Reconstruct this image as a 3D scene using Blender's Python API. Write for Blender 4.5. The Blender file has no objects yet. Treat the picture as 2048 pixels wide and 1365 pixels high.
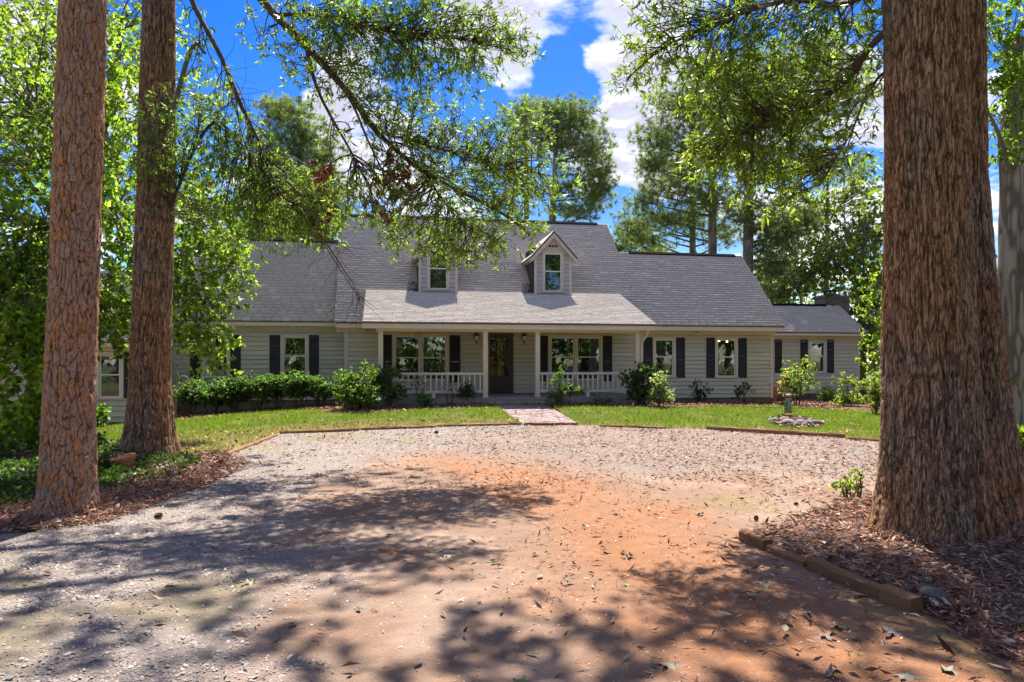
import bpy, math, random
import numpy as np
from mathutils import Vector

random.seed(7)
RNG = np.random.default_rng(11)
SC = bpy.context.scene
COL = SC.collection

# ------------------------------------------------------------------ camera, sky, sun, exposure
F, CX, HY, EYE = 1430.0, 1024.0, 725.0, 1.5          # photo focal length / centre / horizon in its pixels, eye height in metres
cam_d = bpy.data.cameras.new('camera'); cam = bpy.data.objects.new('camera', cam_d); COL.objects.link(cam)
cam.location = (0, 0, EYE); cam.rotation_euler = (math.radians(90), 0, 0)
cam_d.sensor_width = 36; cam_d.lens = F / 2048 * 36
cam_d.shift_y = (HY - 682.5) / 2048
cam_d.clip_start = 0.05; cam_d.clip_end = 3000
SC.camera = cam

SUN_EL, SUN_AZ = math.radians(59), math.radians(7)   # azimuth clockwise from +Y
SUN_DIR = Vector((math.sin(SUN_AZ) * math.cos(SUN_EL), math.cos(SUN_AZ) * math.cos(SUN_EL), math.sin(SUN_EL)))
sun_d = bpy.data.lights.new('sun', 'SUN'); sun = bpy.data.objects.new('sun', sun_d); COL.objects.link(sun)
sun_d.energy = 2.0; sun_d.angle = math.radians(0.53); sun_d.color = (1.0, 0.94, 0.85)
sun.rotation_euler = SUN_DIR.to_track_quat('Z', 'Y').to_euler()

SC.view_settings.view_transform = 'Standard'; SC.view_settings.look = 'None'
SC.view_settings.gamma = 1; SC.view_settings.use_curve_mapping = False
SC.view_settings.exposure = 2.72
SC.cycles.max_bounces = 8; SC.cycles.diffuse_bounces = 5; SC.cycles.glossy_bounces = 3
SC.cycles.transmission_bounces = 4; SC.cycles.transparent_max_bounces = 8
SC.cycles.use_denoising = True
SC.cycles.sample_clamp_indirect = 6

class NT:
    """small helper round a node tree"""
    def __init__(s, nt): s.t = nt; nt.nodes.clear()
    def n(s, typ, props=None, **ins):
        d = s.t.nodes.new(typ)
        for k, v in (props or {}).items(): setattr(d, k, v)
        for k, v in ins.items():
            key = int(k[1:]) if k[0] == 'i' and k[1:].isdigit() else k.replace('_', ' ')
            sock = d.inputs[key]
            if hasattr(v, 'is_linked') or isinstance(v, bpy.types.NodeSocket): s.t.links.new(v, sock)
            else: sock.default_value = v
        return d
    def link(s, a, b): s.t.links.new(a, b)
    def math(s, op, a, b=0.0, c=None, clamp=False):
        d = s.n('ShaderNodeMath', {'operation': op, 'use_clamp': clamp}, i0=a, i1=b)
        if c is not None:
            if isinstance(c, bpy.types.NodeSocket): s.link(c, d.inputs[2])
            else: d.inputs[2].default_value = c
        return d.outputs[0]
    def maprange(s, v, a, b, c=0.0, d=1.0, smooth=True):
        m = s.n('ShaderNodeMapRange', {'interpolation_type': 'SMOOTHSTEP' if smooth else 'LINEAR'})
        s.link(v, m.inputs[0])
        for i, x in enumerate((a, b, c, d)): m.inputs[i + 1].default_value = x
        return m.outputs[0]
    def mix(s, f, a, b, blend='MIX'):
        d = s.t.nodes.new('ShaderNodeMix'); d.data_type = 'RGBA'; d.blend_type = blend
        for k, v in ((0, f), (6, a), (7, b)):
            if isinstance(v, bpy.types.NodeSocket): s.link(v, d.inputs[k])
            else: d.inputs[k].default_value = v if k == 0 or len(v) == 4 else (*v, 1)
        return d.outputs[2]

CLOUD_DARK, CLOUD_LIT = (.76, .75, .96), (2.5, 2.45, 2.4)
world = bpy.data.worlds.new('World'); SC.world = world; world.use_nodes = True
w = NT(world.node_tree)
sky = w.n('ShaderNodeTexSky', {'sky_type': 'NISHITA', 'sun_disc': False, 'sun_elevation': SUN_EL, 'sun_rotation': SUN_AZ, 'air_density': 1.0, 'dust_density': 0.3, 'ozone_density': 2.5})
blue = w.n('ShaderNodeHueSaturation', None, Hue=0.518, Saturation=1.52, Value=0.18, Color=sky.outputs[0]).outputs[0]
dirv = w.n('ShaderNodeTexCoord').outputs['Generated']
sep = w.n('ShaderNodeSeparateXYZ', None, i0=dirv)
zc = w.math('ADD', w.math('MAXIMUM', sep.outputs[2], 0.0), 0.16)
px_ = w.math('DIVIDE', sep.outputs[0], zc); py_ = w.math('DIVIDE', sep.outputs[1], zc)
P_ = w.n('ShaderNodeCombineXYZ', None, i0=px_, i1=py_, i2=3.7).outputs[0]
def cloud_noise(vec):
    a = w.n('ShaderNodeTexNoise', {'noise_dimensions': '3D'}, Vector=vec, Scale=2.6, Detail=10.0, Roughness=0.58, Distortion=0.0)
    return a.outputs[0]
def bump_dir(px, py, c_in, c_out, amp):
    v = Vector(((px - CX) / F, 1, -(py - HY) / F)).normalized()
    d = w.n('ShaderNodeVectorMath', {'operation': 'DOT_PRODUCT'}, i0=dirv, i1=tuple(v)).outputs['Value']
    return w.math('MULTIPLY', w.maprange(d, math.cos(math.radians(c_out)), math.cos(math.radians(c_in))), amp)
def sumup(lst):
    t = lst[0]
    for x in lst[1:]: t = w.math('ADD', t, x)
    return t
bumps = sumup([bump_dir(1270, 250, 2.0, 7.5, .15), bump_dir(1180, 50, 1, 4, .07), bump_dir(1290, 30, 1, 5.5, .11), bump_dir(960, 60, 1, 6, .12),
               bump_dir(1040, 165, 1, 4, .10), bump_dir(720, 260, 1.5, 5, .16), bump_dir(880, 310, 1, 5, .13), bump_dir(1660, 280, 2, 10, .10), bump_dir(590, 290, 1.5, 6, .10), bump_dir(1560, 470, 1, 5, .12),
               bump_dir(460, 130, 1, 7, -.25), bump_dir(1150, 200, .5, 2.6, -.14), bump_dir(1115, 130, .3, 2.2, -.11), bump_dir(1060, 225, .3, 2.4, -.10), bump_dir(960, 235, .5, 3.2, -.16),
               bump_dir(1230, 410, .5, 2.6, -.20), bump_dir(1640, 40, 1, 6, -.10), bump_dir(880, 190, .5, 3.5, -.10)])
n1 = w.math('ADD', cloud_noise(P_), bumps)
off = w.n('ShaderNodeVectorMath', {'operation': 'ADD'}, i0=P_, i1=(0.0, -0.045, 0.0)).outputs[0]
n2 = w.math('ADD', cloud_noise(off), bumps)
mask = w.maprange(n1, 0.49, 0.63)
rim = w.math('SUBTRACT', 1.0, w.maprange(n1, 0.51, 0.63))              # thin sunlit rims, thick grey bodies (the sun stands behind the clouds)
puff = w.maprange(w.math('SUBTRACT', n1, n2), -0.02, 0.10)
lit = w.math('ADD', w.math('MULTIPLY', rim, 0.50), w.math('MULTIPLY', puff, 0.40), clamp=True)
hor = w.math('SUBTRACT', 1.0, w.maprange(sep.outputs[2], 0.06, 0.26))   # paler towards the horizon
lit = w.math('MAXIMUM', lit, w.math('MULTIPLY', hor, 0.8))
cloud_c = w.mix(lit, CLOUD_DARK, CLOUD_LIT)
sky_c = w.mix(mask, blue, cloud_c)
bg = w.n('ShaderNodeBackground', None, Color=sky_c, Strength=0.15)
w.link(bg.outputs[0], w.n('ShaderNodeOutputWorld').inputs[0])

# ------------------------------------------------------------------ helpers
A10 = math.radians(10); CA, SA = math.cos(A10), math.sin(A10)
HX, HYW = (1000 - CX) / F * 24.6, 24.6                 # house origin: middle of the front wall
def to_local(x, y): return (x - HX) * CA + (y - HYW) * SA, -(x - HX) * SA + (y - HYW) * CA
def to_world(u, v): return HX + u * CA - v * SA, HYW + u * SA + v * CA
def smooth(t): t = np.clip(t, 0, 1); return t * t * (3 - 2 * t)
def gz(x, y):
    u, v = to_local(x, y)
    ramp = smooth((v + 8.5) / 5.5)
    r = .27 * np.exp(-(u / 7) ** 2) - .02 - .20 * smooth((-u - 5.5) / 5.5)
    m = .07 * np.exp(-((x - 3.9) ** 2 + (y - 6.1) ** 2) / 2.2) + .10 * np.exp(-((x + 5.4) ** 2 + (y - 10.6) ** 2) / 2.2)
    return ramp * r + m
def W(px, py, v=0.0):
    """photo pixel -> (u, z) on the house plane at depth v"""
    rx, rz = (px - CX) / F, -(py - HY) / F
    t = (v - HX * SA + HYW * CA) / (CA - rx * SA)
    return ((t * rx - HX) * CA + (t - HYW) * SA, EYE + t * rz)
def at(px, py, Y): return np.array(((px - CX) / F * Y, Y, EYE - (py - HY) / F * Y))
def ground_at(px, py):
    z = 0.0
    for _ in range(12):
        Y = F * (EYE - z) / (py - HY); x = (px - CX) / F * Y; z = float(gz(x, Y))
    return np.array((x, Y, z))

def tag(o, label=None, cat=None, group=None, kind=None):
    for k, v in (('label', label), ('category', cat), ('group', group), ('kind', kind)):
        if v: o[k] = v
    return o
def empty(name, loc=(0, 0, 0), rz=0, label=None, cat=None, group=None):
    o = bpy.data.objects.new(name, None); COL.objects.link(o)
    o.location = loc; o.rotation_euler = (0, 0, rz); o.empty_display_size = .2
    return tag(o, label, cat, group)
def link_mesh(name, me, mat, parent=None, loc=None, rot=None):
    o = bpy.data.objects.new(name, me); COL.objects.link(o)
    if mat and not me.materials: me.materials.append(mat)
    if parent: o.parent = parent
    if loc is not None: o.location = loc
    if rot is not None: o.rotation_euler = rot
    return o
def np_mesh(name, V, faces, col=None, smooth_=False):
    """faces: list of integer arrays (m,k)"""
    V = np.ascontiguousarray(V, dtype=np.float32)
    me = bpy.data.meshes.new(name); me.vertices.add(len(V)); me.vertices.foreach_set('co', V.ravel())
    faces = [np.asarray(f) for f in faces if len(f)]
    loops = np.concatenate([f.ravel() for f in faces]).astype(np.int32)
    tot = np.concatenate([np.full(len(f), f.shape[1]) for f in faces]).astype(np.int32)
    start = np.concatenate(([0], np.cumsum(tot)[:-1])).astype(np.int32)
    me.loops.add(len(loops)); me.loops.foreach_set('vertex_index', loops)
    me.polygons.add(len(tot)); me.polygons.foreach_set('loop_start', start); me.polygons.foreach_set('loop_total', tot)
    if smooth_: me.polygons.foreach_set('use_smooth', np.ones(len(tot), bool))
    if col is not None:
        c = np.ones((len(V), 4), np.float32); c[:, :3] = col
        a = me.color_attributes.new('col', 'FLOAT_COLOR', 'POINT'); a.data.foreach_set('color', c.ravel())
    me.update(calc_edges=True)
    return me

class MB:
    """collects boxes, prisms and tubes for one mesh"""
    def __init__(s): s.v = []; s.f = []
    def add(s, vs, fs):
        b = len(s.v); s.v += [tuple(p) for p in vs]; s.f += [tuple(i + b for i in f) for f in fs]; return s
    def box(s, x0, x1, y0, y1, z0, z1):
        return s.add([(x0, y0, z0), (x1, y0, z0), (x1, y1, z0), (x0, y1, z0), (x0, y0, z1), (x1, y0, z1), (x1, y1, z1), (x0, y1, z1)],
                     [(0, 3, 2, 1), (4, 5, 6, 7), (0, 1, 5, 4), (1, 2, 6, 5), (2, 3, 7, 6), (3, 0, 4, 7)])
    def prism_u(s, prof, u0, u1):
        """profile [(v,z)...] counter-clockwise seen from -u, swept along u"""
        n = len(prof)
        vs = [(u0, a, b) for a, b in prof] + [(u1, a, b) for a, b in prof]
        return s.add(vs, [tuple(range(n)), tuple(range(2 * n - 1, n - 1, -1))] + [(i, i + n, (i + 1) % n + n, (i + 1) % n) for i in range(n)])
    def prism_v(s, prof, v0, v1):
        """profile [(u,z)...] swept along v"""
        n = len(prof)
        vs = [(a, v0, b) for a, b in prof] + [(a, v1, b) for a, b in prof]
        return s.add(vs, [tuple(range(n - 1, -1, -1)), tuple(range(n, 2 * n))] + [(i, (i + 1) % n, (i + 1) % n + n, i + n) for i in range(n)])
    def tube(s, pts, r, sides=8, cap=True):
        pts = [Vector(p) for p in pts]; rs = r if hasattr(r, '__len__') else [r] * len(pts)
        vs = []
        for i, p in enumerate(pts):
            d = (pts[min(i + 1, len(pts) - 1)] - pts[max(i - 1, 0)]).normalized()
            a = d.cross(Vector((.31, .22, .92))).normalized() if abs(d.z) < .9 else d.cross(Vector((1, 0, 0))).normalized()
            b = d.cross(a)
            vs += [p + (a * math.cos(t) + b * math.sin(t)) * rs[i] for t in (2 * math.pi * k / sides for k in range(sides))]
        fs = [(i * sides + k, i * sides + (k + 1) % sides, (i + 1) * sides + (k + 1) % sides, (i + 1) * sides + k) for i in range(len(pts) - 1) for k in range(sides)]
        if cap: fs += [tuple(range(sides - 1, -1, -1)), tuple(range((len(pts) - 1) * sides, len(pts) * sides))]
        return s.add(vs, fs)
    def lathe(s, prof, cx, cy, sides=16):
        vs = [(cx + r * math.cos(2 * math.pi * k / sides), cy + r * math.sin(2 * math.pi * k / sides), z) for r, z in prof for k in range(sides)]
        fs = [(i * sides + k, i * sides + (k + 1) % sides, (i + 1) * sides + (k + 1) % sides, (i + 1) * sides + k) for i in range(len(prof) - 1) for k in range(sides)]
        return s.add(vs, fs)
    def mesh(s, name, smooth_=False):
        me = bpy.data.meshes.new(name); me.from_pydata(s.v, [], s.f); me.update()
        if smooth_: me.polygons.foreach_set('use_smooth', [True] * len(me.polygons))
        return me
    def build(s, name, mat, parent=None, bevel=0, smooth_=False, **k):
        o = link_mesh(name, s.mesh(name, smooth_), mat, parent, **k)
        if bevel:
            b = o.modifiers.new('bevel', 'BEVEL'); b.width = bevel; b.segments = 1; b.limit_method = 'ANGLE'
        return o

# value noise
_T = RNG.random((64, 64, 64)).astype(np.float32)
def vnoise(x, y, z):
    x, y, z = np.broadcast_arrays(np.asarray(x, np.float64), np.asarray(y, np.float64), np.asarray(z, np.float64))
    xi, yi, zi = np.floor(x).astype(int), np.floor(y).astype(int), np.floor(z).astype(int)
    fx, fy, fz = x - xi, y - yi, z - zi
    fx, fy, fz = [t * t * (3 - 2 * t) for t in (fx, fy, fz)]
    r = 0
    for dx in (0, 1):
        for dy in (0, 1):
            for dz in (0, 1):
                r = r + _T[(xi + dx) & 63, (yi + dy) & 63, (zi + dz) & 63] * (fx if dx else 1 - fx) * (fy if dy else 1 - fy) * (fz if dz else 1 - fz)
    return r
def fbm(x, y, z, o=4):
    r, a, t = 0, 1.0, 0.0
    for i in range(o):
        r = r + a * vnoise(x * 2 ** i + 17 * i, y * 2 ** i + 5 * i, z * 2 ** i + 9 * i); t += a; a *= .5
    return r / t
def in_poly(x, y, poly):
    r = np.zeros(x.shape, bool); n = len(poly)
    for i in range(n):
        x0, y0 = poly[i][:2]; x1, y1 = poly[(i + 1) % n][:2]
        if y0 == y1: continue
        r ^= ((y0 > y) != (y1 > y)) & (x < (x1 - x0) * (y - y0) / (y1 - y0) + x0)
    return r
def norm(a): return a / np.maximum(np.linalg.norm(a, axis=-1, keepdims=True), 1e-9)

# ------------------------------------------------------------------ materials
def new_mat(name):
    m = bpy.data.materials.new(name); m.use_nodes = True; return m, NT(m.node_tree)
def finish(nt, shader): nt.link(shader, nt.n('ShaderNodeOutputMaterial').inputs[0])
def obj_noise(nt, scale, detail=5, stretch=(1, 1, 1), coord='Object'):
    c = nt.n('ShaderNodeTexCoord').outputs[coord]
    mp = nt.n('ShaderNodeMapping', None, Vector=c, Scale=stretch).outputs[0]
    return nt.n('ShaderNodeTexNoise', None, Vector=mp, Scale=scale, Detail=detail, Roughness=.6).outputs[0]
def plain(name, c, rough=.6, var=.25, scale=9, bump=.0, bscale=60, spec=.4, stretch=(1, 1, 1), rnd=0.0, dirt=None, metal=0):
    m, nt = new_mat(name)
    n = obj_noise(nt, scale, 6, stretch)
    col = nt.mix(n, tuple(x * (1 - var) for x in c), tuple(min(1, x * (1 + var)) for x in c))
    if dirt:
        dn = nt.maprange(obj_noise(nt, dirt[1], 8, dirt[4] if len(dirt) > 4 else (1, 1, 1)), dirt[2], dirt[3])
        col = nt.mix(dn, col, dirt[0])
    if rnd:
        r = nt.n('ShaderNodeObjectInfo').outputs['Random']
        col = nt.mix(1.0, col, nt.n('ShaderNodeCombineColor', None, i0=nt.math('MULTIPLY_ADD', r, rnd, 1 - rnd / 2), i1=nt.math('MULTIPLY_ADD', r, rnd, 1 - rnd / 2), i2=nt.math('MULTIPLY_ADD', r, rnd * .9, 1 - rnd * .45)).outputs[0], 'MULTIPLY')
    b = nt.n('ShaderNodeBsdfPrincipled', None, Base_Color=col, Roughness=rough, Metallic=metal)
    b.inputs['Specular IOR Level'].default_value = spec
    if bump:
        bn = nt.n('ShaderNodeBump', None, Strength=bump, Distance=.01, Height=obj_noise(nt, bscale, 6, stretch))
        nt.link(bn.outputs[0], b.inputs['Normal'])
    finish(nt, b.outputs[0]); return m
def attr_mat(name, rough=.8, var=.3, scale=40, bump=.3, bscale=120, spec=.25, bdist=.006, stretch=(1, 1, 1)):
    m, nt = new_mat(name)
    a = nt.n('ShaderNodeAttribute', {'attribute_name': 'col'}).outputs['Color']
    n = obj_noise(nt, scale, 6, stretch)
    k = nt.math('MULTIPLY_ADD', n, 2 * var, 1 - var)
    col = nt.mix(1.0, a, nt.n('ShaderNodeCombineColor', None, i0=k, i1=k, i2=k).outputs[0], 'MULTIPLY')
    b = nt.n('ShaderNodeBsdfPrincipled', None, Base_Color=col, Roughness=rough)
    b.inputs['Specular IOR Level'].default_value = spec
    if bump:
        bn = nt.n('ShaderNodeBump', None, Strength=bump, Distance=bdist, Height=obj_noise(nt, bscale, 6, stretch))
        nt.link(bn.outputs[0], b.inputs['Normal'])
    finish(nt, b.outputs[0]); return m
def leaf_mat(name, trans=.45, tcol=(1.9, 2.1, .8), rough=.42, spec=.45):
    m, nt = new_mat(name)
    a = nt.n('ShaderNodeAttribute', {'attribute_name': 'col'}).outputs['Color']
    b = nt.n('ShaderNodeBsdfPrincipled', None, Base_Color=a, Roughness=rough); b.inputs['Specular IOR Level'].default_value = spec
    t = nt.n('ShaderNodeBsdfTranslucent', None, Color=nt.mix(1.0, a, (*tcol, 1), 'MULTIPLY'))
    mx = nt.n('ShaderNodeMixShader', None, i0=trans, i1=b.outputs[0], i2=t.outputs[0])
    finish(nt, mx.outputs[0]); return m
def glass_mat(name, refl=.10, tint=(.75, .8, .78)):
    m, nt = new_mat(name)
    fr = nt.n('ShaderNodeFresnel', None, IOR=1.5).outputs[0]
    f = nt.math('MULTIPLY_ADD', fr, 1.2, refl, clamp=True)
    bump = nt.n('ShaderNodeBump', None, Strength=.04, Distance=.02, Height=obj_noise(nt, 2.5, 2)).outputs[0]
    g = nt.n('ShaderNodeBsdfGlossy', None, Roughness=.015, Color=(.95, .97, 1, 1), Normal=bump)
    t = nt.n('ShaderNodeBsdfTransparent', None, Color=(*tint, 1))
    finish(nt, nt.n('ShaderNodeMixShader', None, i0=f, i1=t.outputs[0], i2=g.outputs[0]).outputs[0]); return m

M = {}
M['siding'] = plain('siding_paint', (.56, .53, .405), .6, .10, 3, .25, 40, .3, (1, 1, 14), rnd=.16, dirt=((.36, .33, .22), 1.3, .58, .85, (1, 1, 3)))
M['siding_porch'] = plain('siding_porch_paint', (.57, .525, .41), .6, .08, 3, .25, 40, .3, (1, 1, 14), rnd=.10)
M['siding_mildew'] = plain('siding_mildewed_paint', (.56, .52, .36), .65, .12, 3, .25, 40, .3, (1, 1, 14), rnd=.16, dirt=((.26, .21, .09), 1.6, .50, .80, (.5, 1, 5)))
M['wallback'] = plain('shadow_gap_sheathing', (.07, .065, .05), .8, .1, 4)  # sheathing coloured dark so the gaps between boards look like shadow lines
M['trim'] = plain('cream_trim_paint', (.68, .59, .44), .55, .10, 2.5, .12, 50, .3, dirt=((.36, .30, .20), 2.2, .62, .86))
M['white'] = plain('white_vinyl', (.72, .72, .66), .4, .05, 4, 0)
M['rail'] = plain('rail_paint', (.64, .58, .48), .55, .12, 6, .1, 50)
M['shutter'] = plain('shutter_paint', (.022, .020, .022), .5, .25, 8, .1, 60)
M['door'] = plain('brown_door_paint', (.052, .036, .026), .45, .15, 6)
M['doorframe'] = plain('stained_door_frame', (.16, .075, .03), .5, .2, 10, .1, 40, stretch=(8, 8, 1))
M['glass'] = glass_mat('window_glass', .05)
M['glass2'] = glass_mat('door_glass', -.03, (.9, .9, .85))
M['room'] = plain('unlit_room_dark', (.05, .045, .04), .9, .2, 2)  # dark colour stands in for the unlit space behind panes and door glass
M['curtain'] = plain('curtain_cloth', (.55, .48, .36), .9, .15, 5)
M['curtain_blue'] = plain('blue_curtain_cloth', (.35, .42, .55), .9, .15, 5)
M['curtain_gold'] = plain('gold_curtain_cloth', (.55, .33, .06), .9, .2, 5)
M['found'] = plain('foundation_block', (.24, .19, .12), .9, .3, 3, .5, 25, dirt=((.13, .075, .02), 1.2, .5, .8))
M['roofdeck'] = plain('roof_felt', (.05, .05, .05), .9, .1)
M['ridge'] = plain('ridge_vent_cap', (.012, .011, .012), .95, .3, 12, 0, 60, .02)
M['rakeedge'] = plain('drip_edge_metal', (.14, .10, .09), .5, .2, 6)
M['shingle'] = attr_mat('asphalt_shingle', .93, .22, 60, .4, 250, .15, .004)
M['dformer'] = plain('dormer_siding_paint', (.46, .42, .43), .6, .10, 3, .2, 40, .3, (1, 1, 14), rnd=.14)
M['dtrim'] = plain('dormer_trim_paint', (.58, .50, .42), .55, .10, 3)
M['concrete'] = plain('porch_concrete', (.27, .24, .21), .85, .25, 4, .3, 40)
M['step'] = plain('step_stone', (.32, .25, .15), .85, .35, 7, .6, 30, rnd=.4)
M['iron'] = plain('black_iron', (.015, .014, .014), .45, .2, 10, 0)
M['lampglass'] = plain('lantern_glass', (.75, .72, .62), .15, .05, 3, 0, spec=.6)
M['darkgreen'] = plain('dark_green_plastic', (.02, .05, .035), .5, .2)
M['timber'] = plain('weathered_timber', (.24, .125, .06), .85, .5, 7, .6, 30, .2, (1, 8, 8), rnd=.25, dirt=((.10, .09, .055), 3, .55, .8))
M['brick'] = plain('paver_brick', (.33, .235, .22), .9, .25, 10, .5, 60, .2, rnd=.45, dirt=((.36, .34, .33), 2.5, .45, .75))
M['brickstuff'] = attr_mat('paver_brick_far', .9, .3, 10)
M['terracotta'] = plain('terracotta', (.42, .16, .075), .85, .2, 8, .2, 40, dirt=((.25, .17, .12), 6, .55, .8))
M['stone'] = plain('grey_stone', (.17, .16, .155), .85, .45, 6, .8, 18, .3, rnd=.4)
M['rock'] = plain('weathered_rock', (.10, .085, .07), .9, .4, 9, .8, 22)
M['chimney'] = plain('chimney_masonry', (.25, .19, .15), .9, .4, 5, .6, 18)
M['metalcap'] = plain('chimney_cap_metal', (.06, .055, .05), .6, .3)
M['fence'] = plain('dark_fence_paint', (.02, .016, .014), .6, .3)
M['post'] = plain('orange_wood_post', (.30, .12, .035), .8, .3, 5, .3, 40, stretch=(6, 6, 1))
M['bark'] = attr_mat('bark', .95, .35, 35, .5, 90, .12, .012)
def bark_mat(name, sc, stretch, lo, hi, dark, bd, warp=.5):
    m, nt = new_mat(name)
    a = nt.n('ShaderNodeAttribute', {'attribute_name': 'col'}).outputs['Color']
    c = nt.n('ShaderNodeTexCoord').outputs['Object']; mp = nt.n('ShaderNodeMapping', None, Vector=c, Scale=stretch).outputs[0]
    n = nt.n('ShaderNodeTexNoise', None, Vector=mp, Scale=sc, Detail=3, Roughness=.6, Distortion=warp).outputs[0]
    r = nt.math('ABSOLUTE', nt.math('MULTIPLY_ADD', n, 2.0, -1.0)); f = nt.maprange(r, lo, hi)
    g = obj_noise(nt, 45, 6); k = nt.math('MULTIPLY', nt.math('MULTIPLY_ADD', f, 1 - dark, dark), nt.math('MULTIPLY_ADD', g, .9, .55))
    col = nt.mix(1.0, a, nt.n('ShaderNodeCombineColor', None, i0=k, i1=k, i2=k).outputs[0], 'MULTIPLY')
    b = nt.n('ShaderNodeBsdfPrincipled', None, Base_Color=col, Roughness=.95); b.inputs['Specular IOR Level'].default_value = .12
    h = nt.math('MULTIPLY_ADD', g, .35, f)
    nt.link(nt.n('ShaderNodeBump', None, Strength=.9, Distance=bd, Height=h).outputs[0], b.inputs['Normal'])
    finish(nt, b.outputs[0]); return m
M['bark_oak'] = bark_mat('oak_bark', 12, (3.6, 3.6, .45), .0, .14, .52, .016)
M['bark_pine'] = bark_mat('pine_bark', 20, (1.3, 1.3, .8), .0, .06, .68, .006, 1.2)
M['twig'] = plain('twig_bark', (.10, .066, .045), .9, .3, 14)
M['twig_grey'] = plain('grey_twig_bark', (.16, .135, .11), .9, .3, 14)
M['leaf'] = leaf_mat('oak_leaf', .52)
M['leaf_soft'] = leaf_mat('broad_leaf', .58, (1.8, 2.0, .7), .5, .35)
M['needle'] = leaf_mat('pine_needle', .33, (1.6, 1.8, .9), .6, .25)
M['grass'] = leaf_mat('grass_blade', .40, (1.7, 1.9, .7), .55, .25)
M['litter'] = attr_mat('dry_leaf', .85, .2, 30, 0)
M['litter'].node_tree.nodes  # plain dry leaves
M['gravel'] = attr_mat('gravel_stone', .9, .25, 50, .4, 90)
M['deadleaf'] = leaf_mat('fallen_leaf_skin', .15, (1.2, 1.1, .9), .7, .25)
# ------------------------------------------------------------------ ground, driveway, lawn, beds
def gpoly(pts): return [tuple(ground_at(*p)[:2]) for p in pts]
curb = gpoly([(430, 912), (500, 888), (560, 867), (700, 861), (860, 855), (1040, 849), (1155, 850), (1330, 857), (1412, 859), (1550, 867), (1680, 876), (1762, 883)])
drive_left = [(-12, 2.2), (-7.2, 5.2)] + gpoly([(-60, 1062), (90, 1060), (210, 1046), (330, 1000), (430, 965), (470, 935)])
oak_bed = gpoly([(1830, 918), (1790, 975), (1700, 1000), (1600, 1035), (1488, 1068), (1612, 1118), (1762, 1182), (1832, 1212), (1910, 1265), (2048, 1350)])
DRIVE = [(-12, 0.9)] + drive_left + curb + oak_bed + [(2.9, 2.6), (5, .9)]
back = gpoly([(1760, 824), (1700, 820), (1545, 812), (1300, 816), (1160, 812), (1075, 812)])
back_l = gpoly([(980, 813), (900, 817), (800, 823), (700, 827), (640, 822), (560, 817), (450, 826), (360, 838), (190, 852), (60, 872)])
LAWN = curb[::-1] + gpoly([(380, 912), (330, 930), (240, 905), (190, 905)]) + back_l[::-1] + back[::-1]
LAWN = curb + [tuple(ground_at(1762, 830)[:2])] + back + back_l + gpoly([(60, 885), (190, 905), (240, 905), (330, 930), (380, 914)])
LAWN_R = [(6.1, 8.2), (6.0, 11.5), (7.6, 14.2), (8.6, 16.5), (12, 17), (24, 17), (24, 7.2), (7.6, 7.2)]
PATHQ = [ground_at(977, 806.5), ground_at(1084, 804.5), ground_at(1159, 848.5), ground_at(1047, 849)]
PATHP = [tuple(p[:2]) for p in PATHQ]

def axis(a, b, f):
    r = [a]
    while r[-1] < b: r.append(r[-1] + f(r[-1]))
    return np.array(r)
xs = axis(-24, 26, lambda x: .072 + .06 * max(0, abs(x + .5) - 7))
ys = axis(.9, 40, lambda y: .045 + .008 * max(0, y - 3))
XX, YY = np.meshgrid(xs, ys)
ZZ = gz(XX, YY)
cxs = (XX[:-1, :-1] + XX[1:, 1:]) / 2; cys = (YY[:-1, :-1] + YY[1:, 1:]) / 2
jit = .10 * (fbm(cxs * 3, cys * 3, 1.5) - .5); jx, jy = cxs + jit, cys + .8 * jit
z_lawn = in_poly(jx, jy, LAWN) | in_poly(jx, jy, LAWN_R)
z_drive = in_poly(jx, jy, DRIVE) & ~z_lawn
z_bed = ~(z_lawn | z_drive)
rel = (fbm(XX * 1.3, YY * 1.3, .3) - .5) * .05 + (fbm(XX * 9, YY * 9, 4.3, 3) - .5) * .022
rut = np.zeros(XX.shape)
for ox in (-.75, .75):
    rx = 1.15 + ox * .9 + (YY - 6.5) * -.36
    rut = np.maximum(rut, np.exp(-((XX - rx - .12 * (fbm(YY * .5, YY * 0 + ox, .2) - .5)) / .17) ** 2))
rut = rut * smooth((9.5 - YY) / 3) 
rel = rel - rut * .028 + .008 * rut * np.sin((XX * 3 + YY * 1.1) * 22) * smooth((6.5 - YY) / 2)
inp = in_poly(XX, YY, PATHP)
ZG = ZZ + np.where(inp, -.12, rel)
wv = np.stack([XX, YY, ZG], -1).reshape(-1, 3)
ncol = XX.shape[1]
idx = np.arange(XX.size).reshape(XX.shape)
quads = np.stack([idx[:-1, :-1], idx[:-1, 1:], idx[1:, 1:], idx[1:, :-1]], -1)
def G(n, s, z, o=4): return fbm(n[0] * s, n[1] * s, z, o)
xy = (XX, YY)
lerp = lambda a, b, t: a + (np.array(b) - a) * t[..., None]
big = G(xy, .55, 2.2); med = G(xy, 2.3, 7.7); fin = G(xy, 14, 3.3, 3); finer = vnoise(XX * 41, YY * 41, .5)
c = np.empty(XX.shape + (3,)); c[:] = (.245, .158, .11)
c = lerp(c, (.30, .21, .157), smooth((med - .42) * 4))
xb = np.interp(YY, [0, 3.35, 5.7, 9.5, 13.8, 16], [-.6, -1.05, -1.9, -2.4, -1.0, .5])
g_left = smooth((xb - XX + (big - .5) * 2.2 + (med - .5) * 1.2) / 1.0 + .3)
g_back = smooth((YY - 9.2 + (big - .5) * 4 + (XX - 1) * .35) / 2.4) * smooth((XX + 2.5) / 2.5)
pl = np.array([(-.6, 11.0), (0, 9.1), (1.0, 6.6), (1.55, 4.5), (1.9, 3.2), (2.3, 1.5)])
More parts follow.
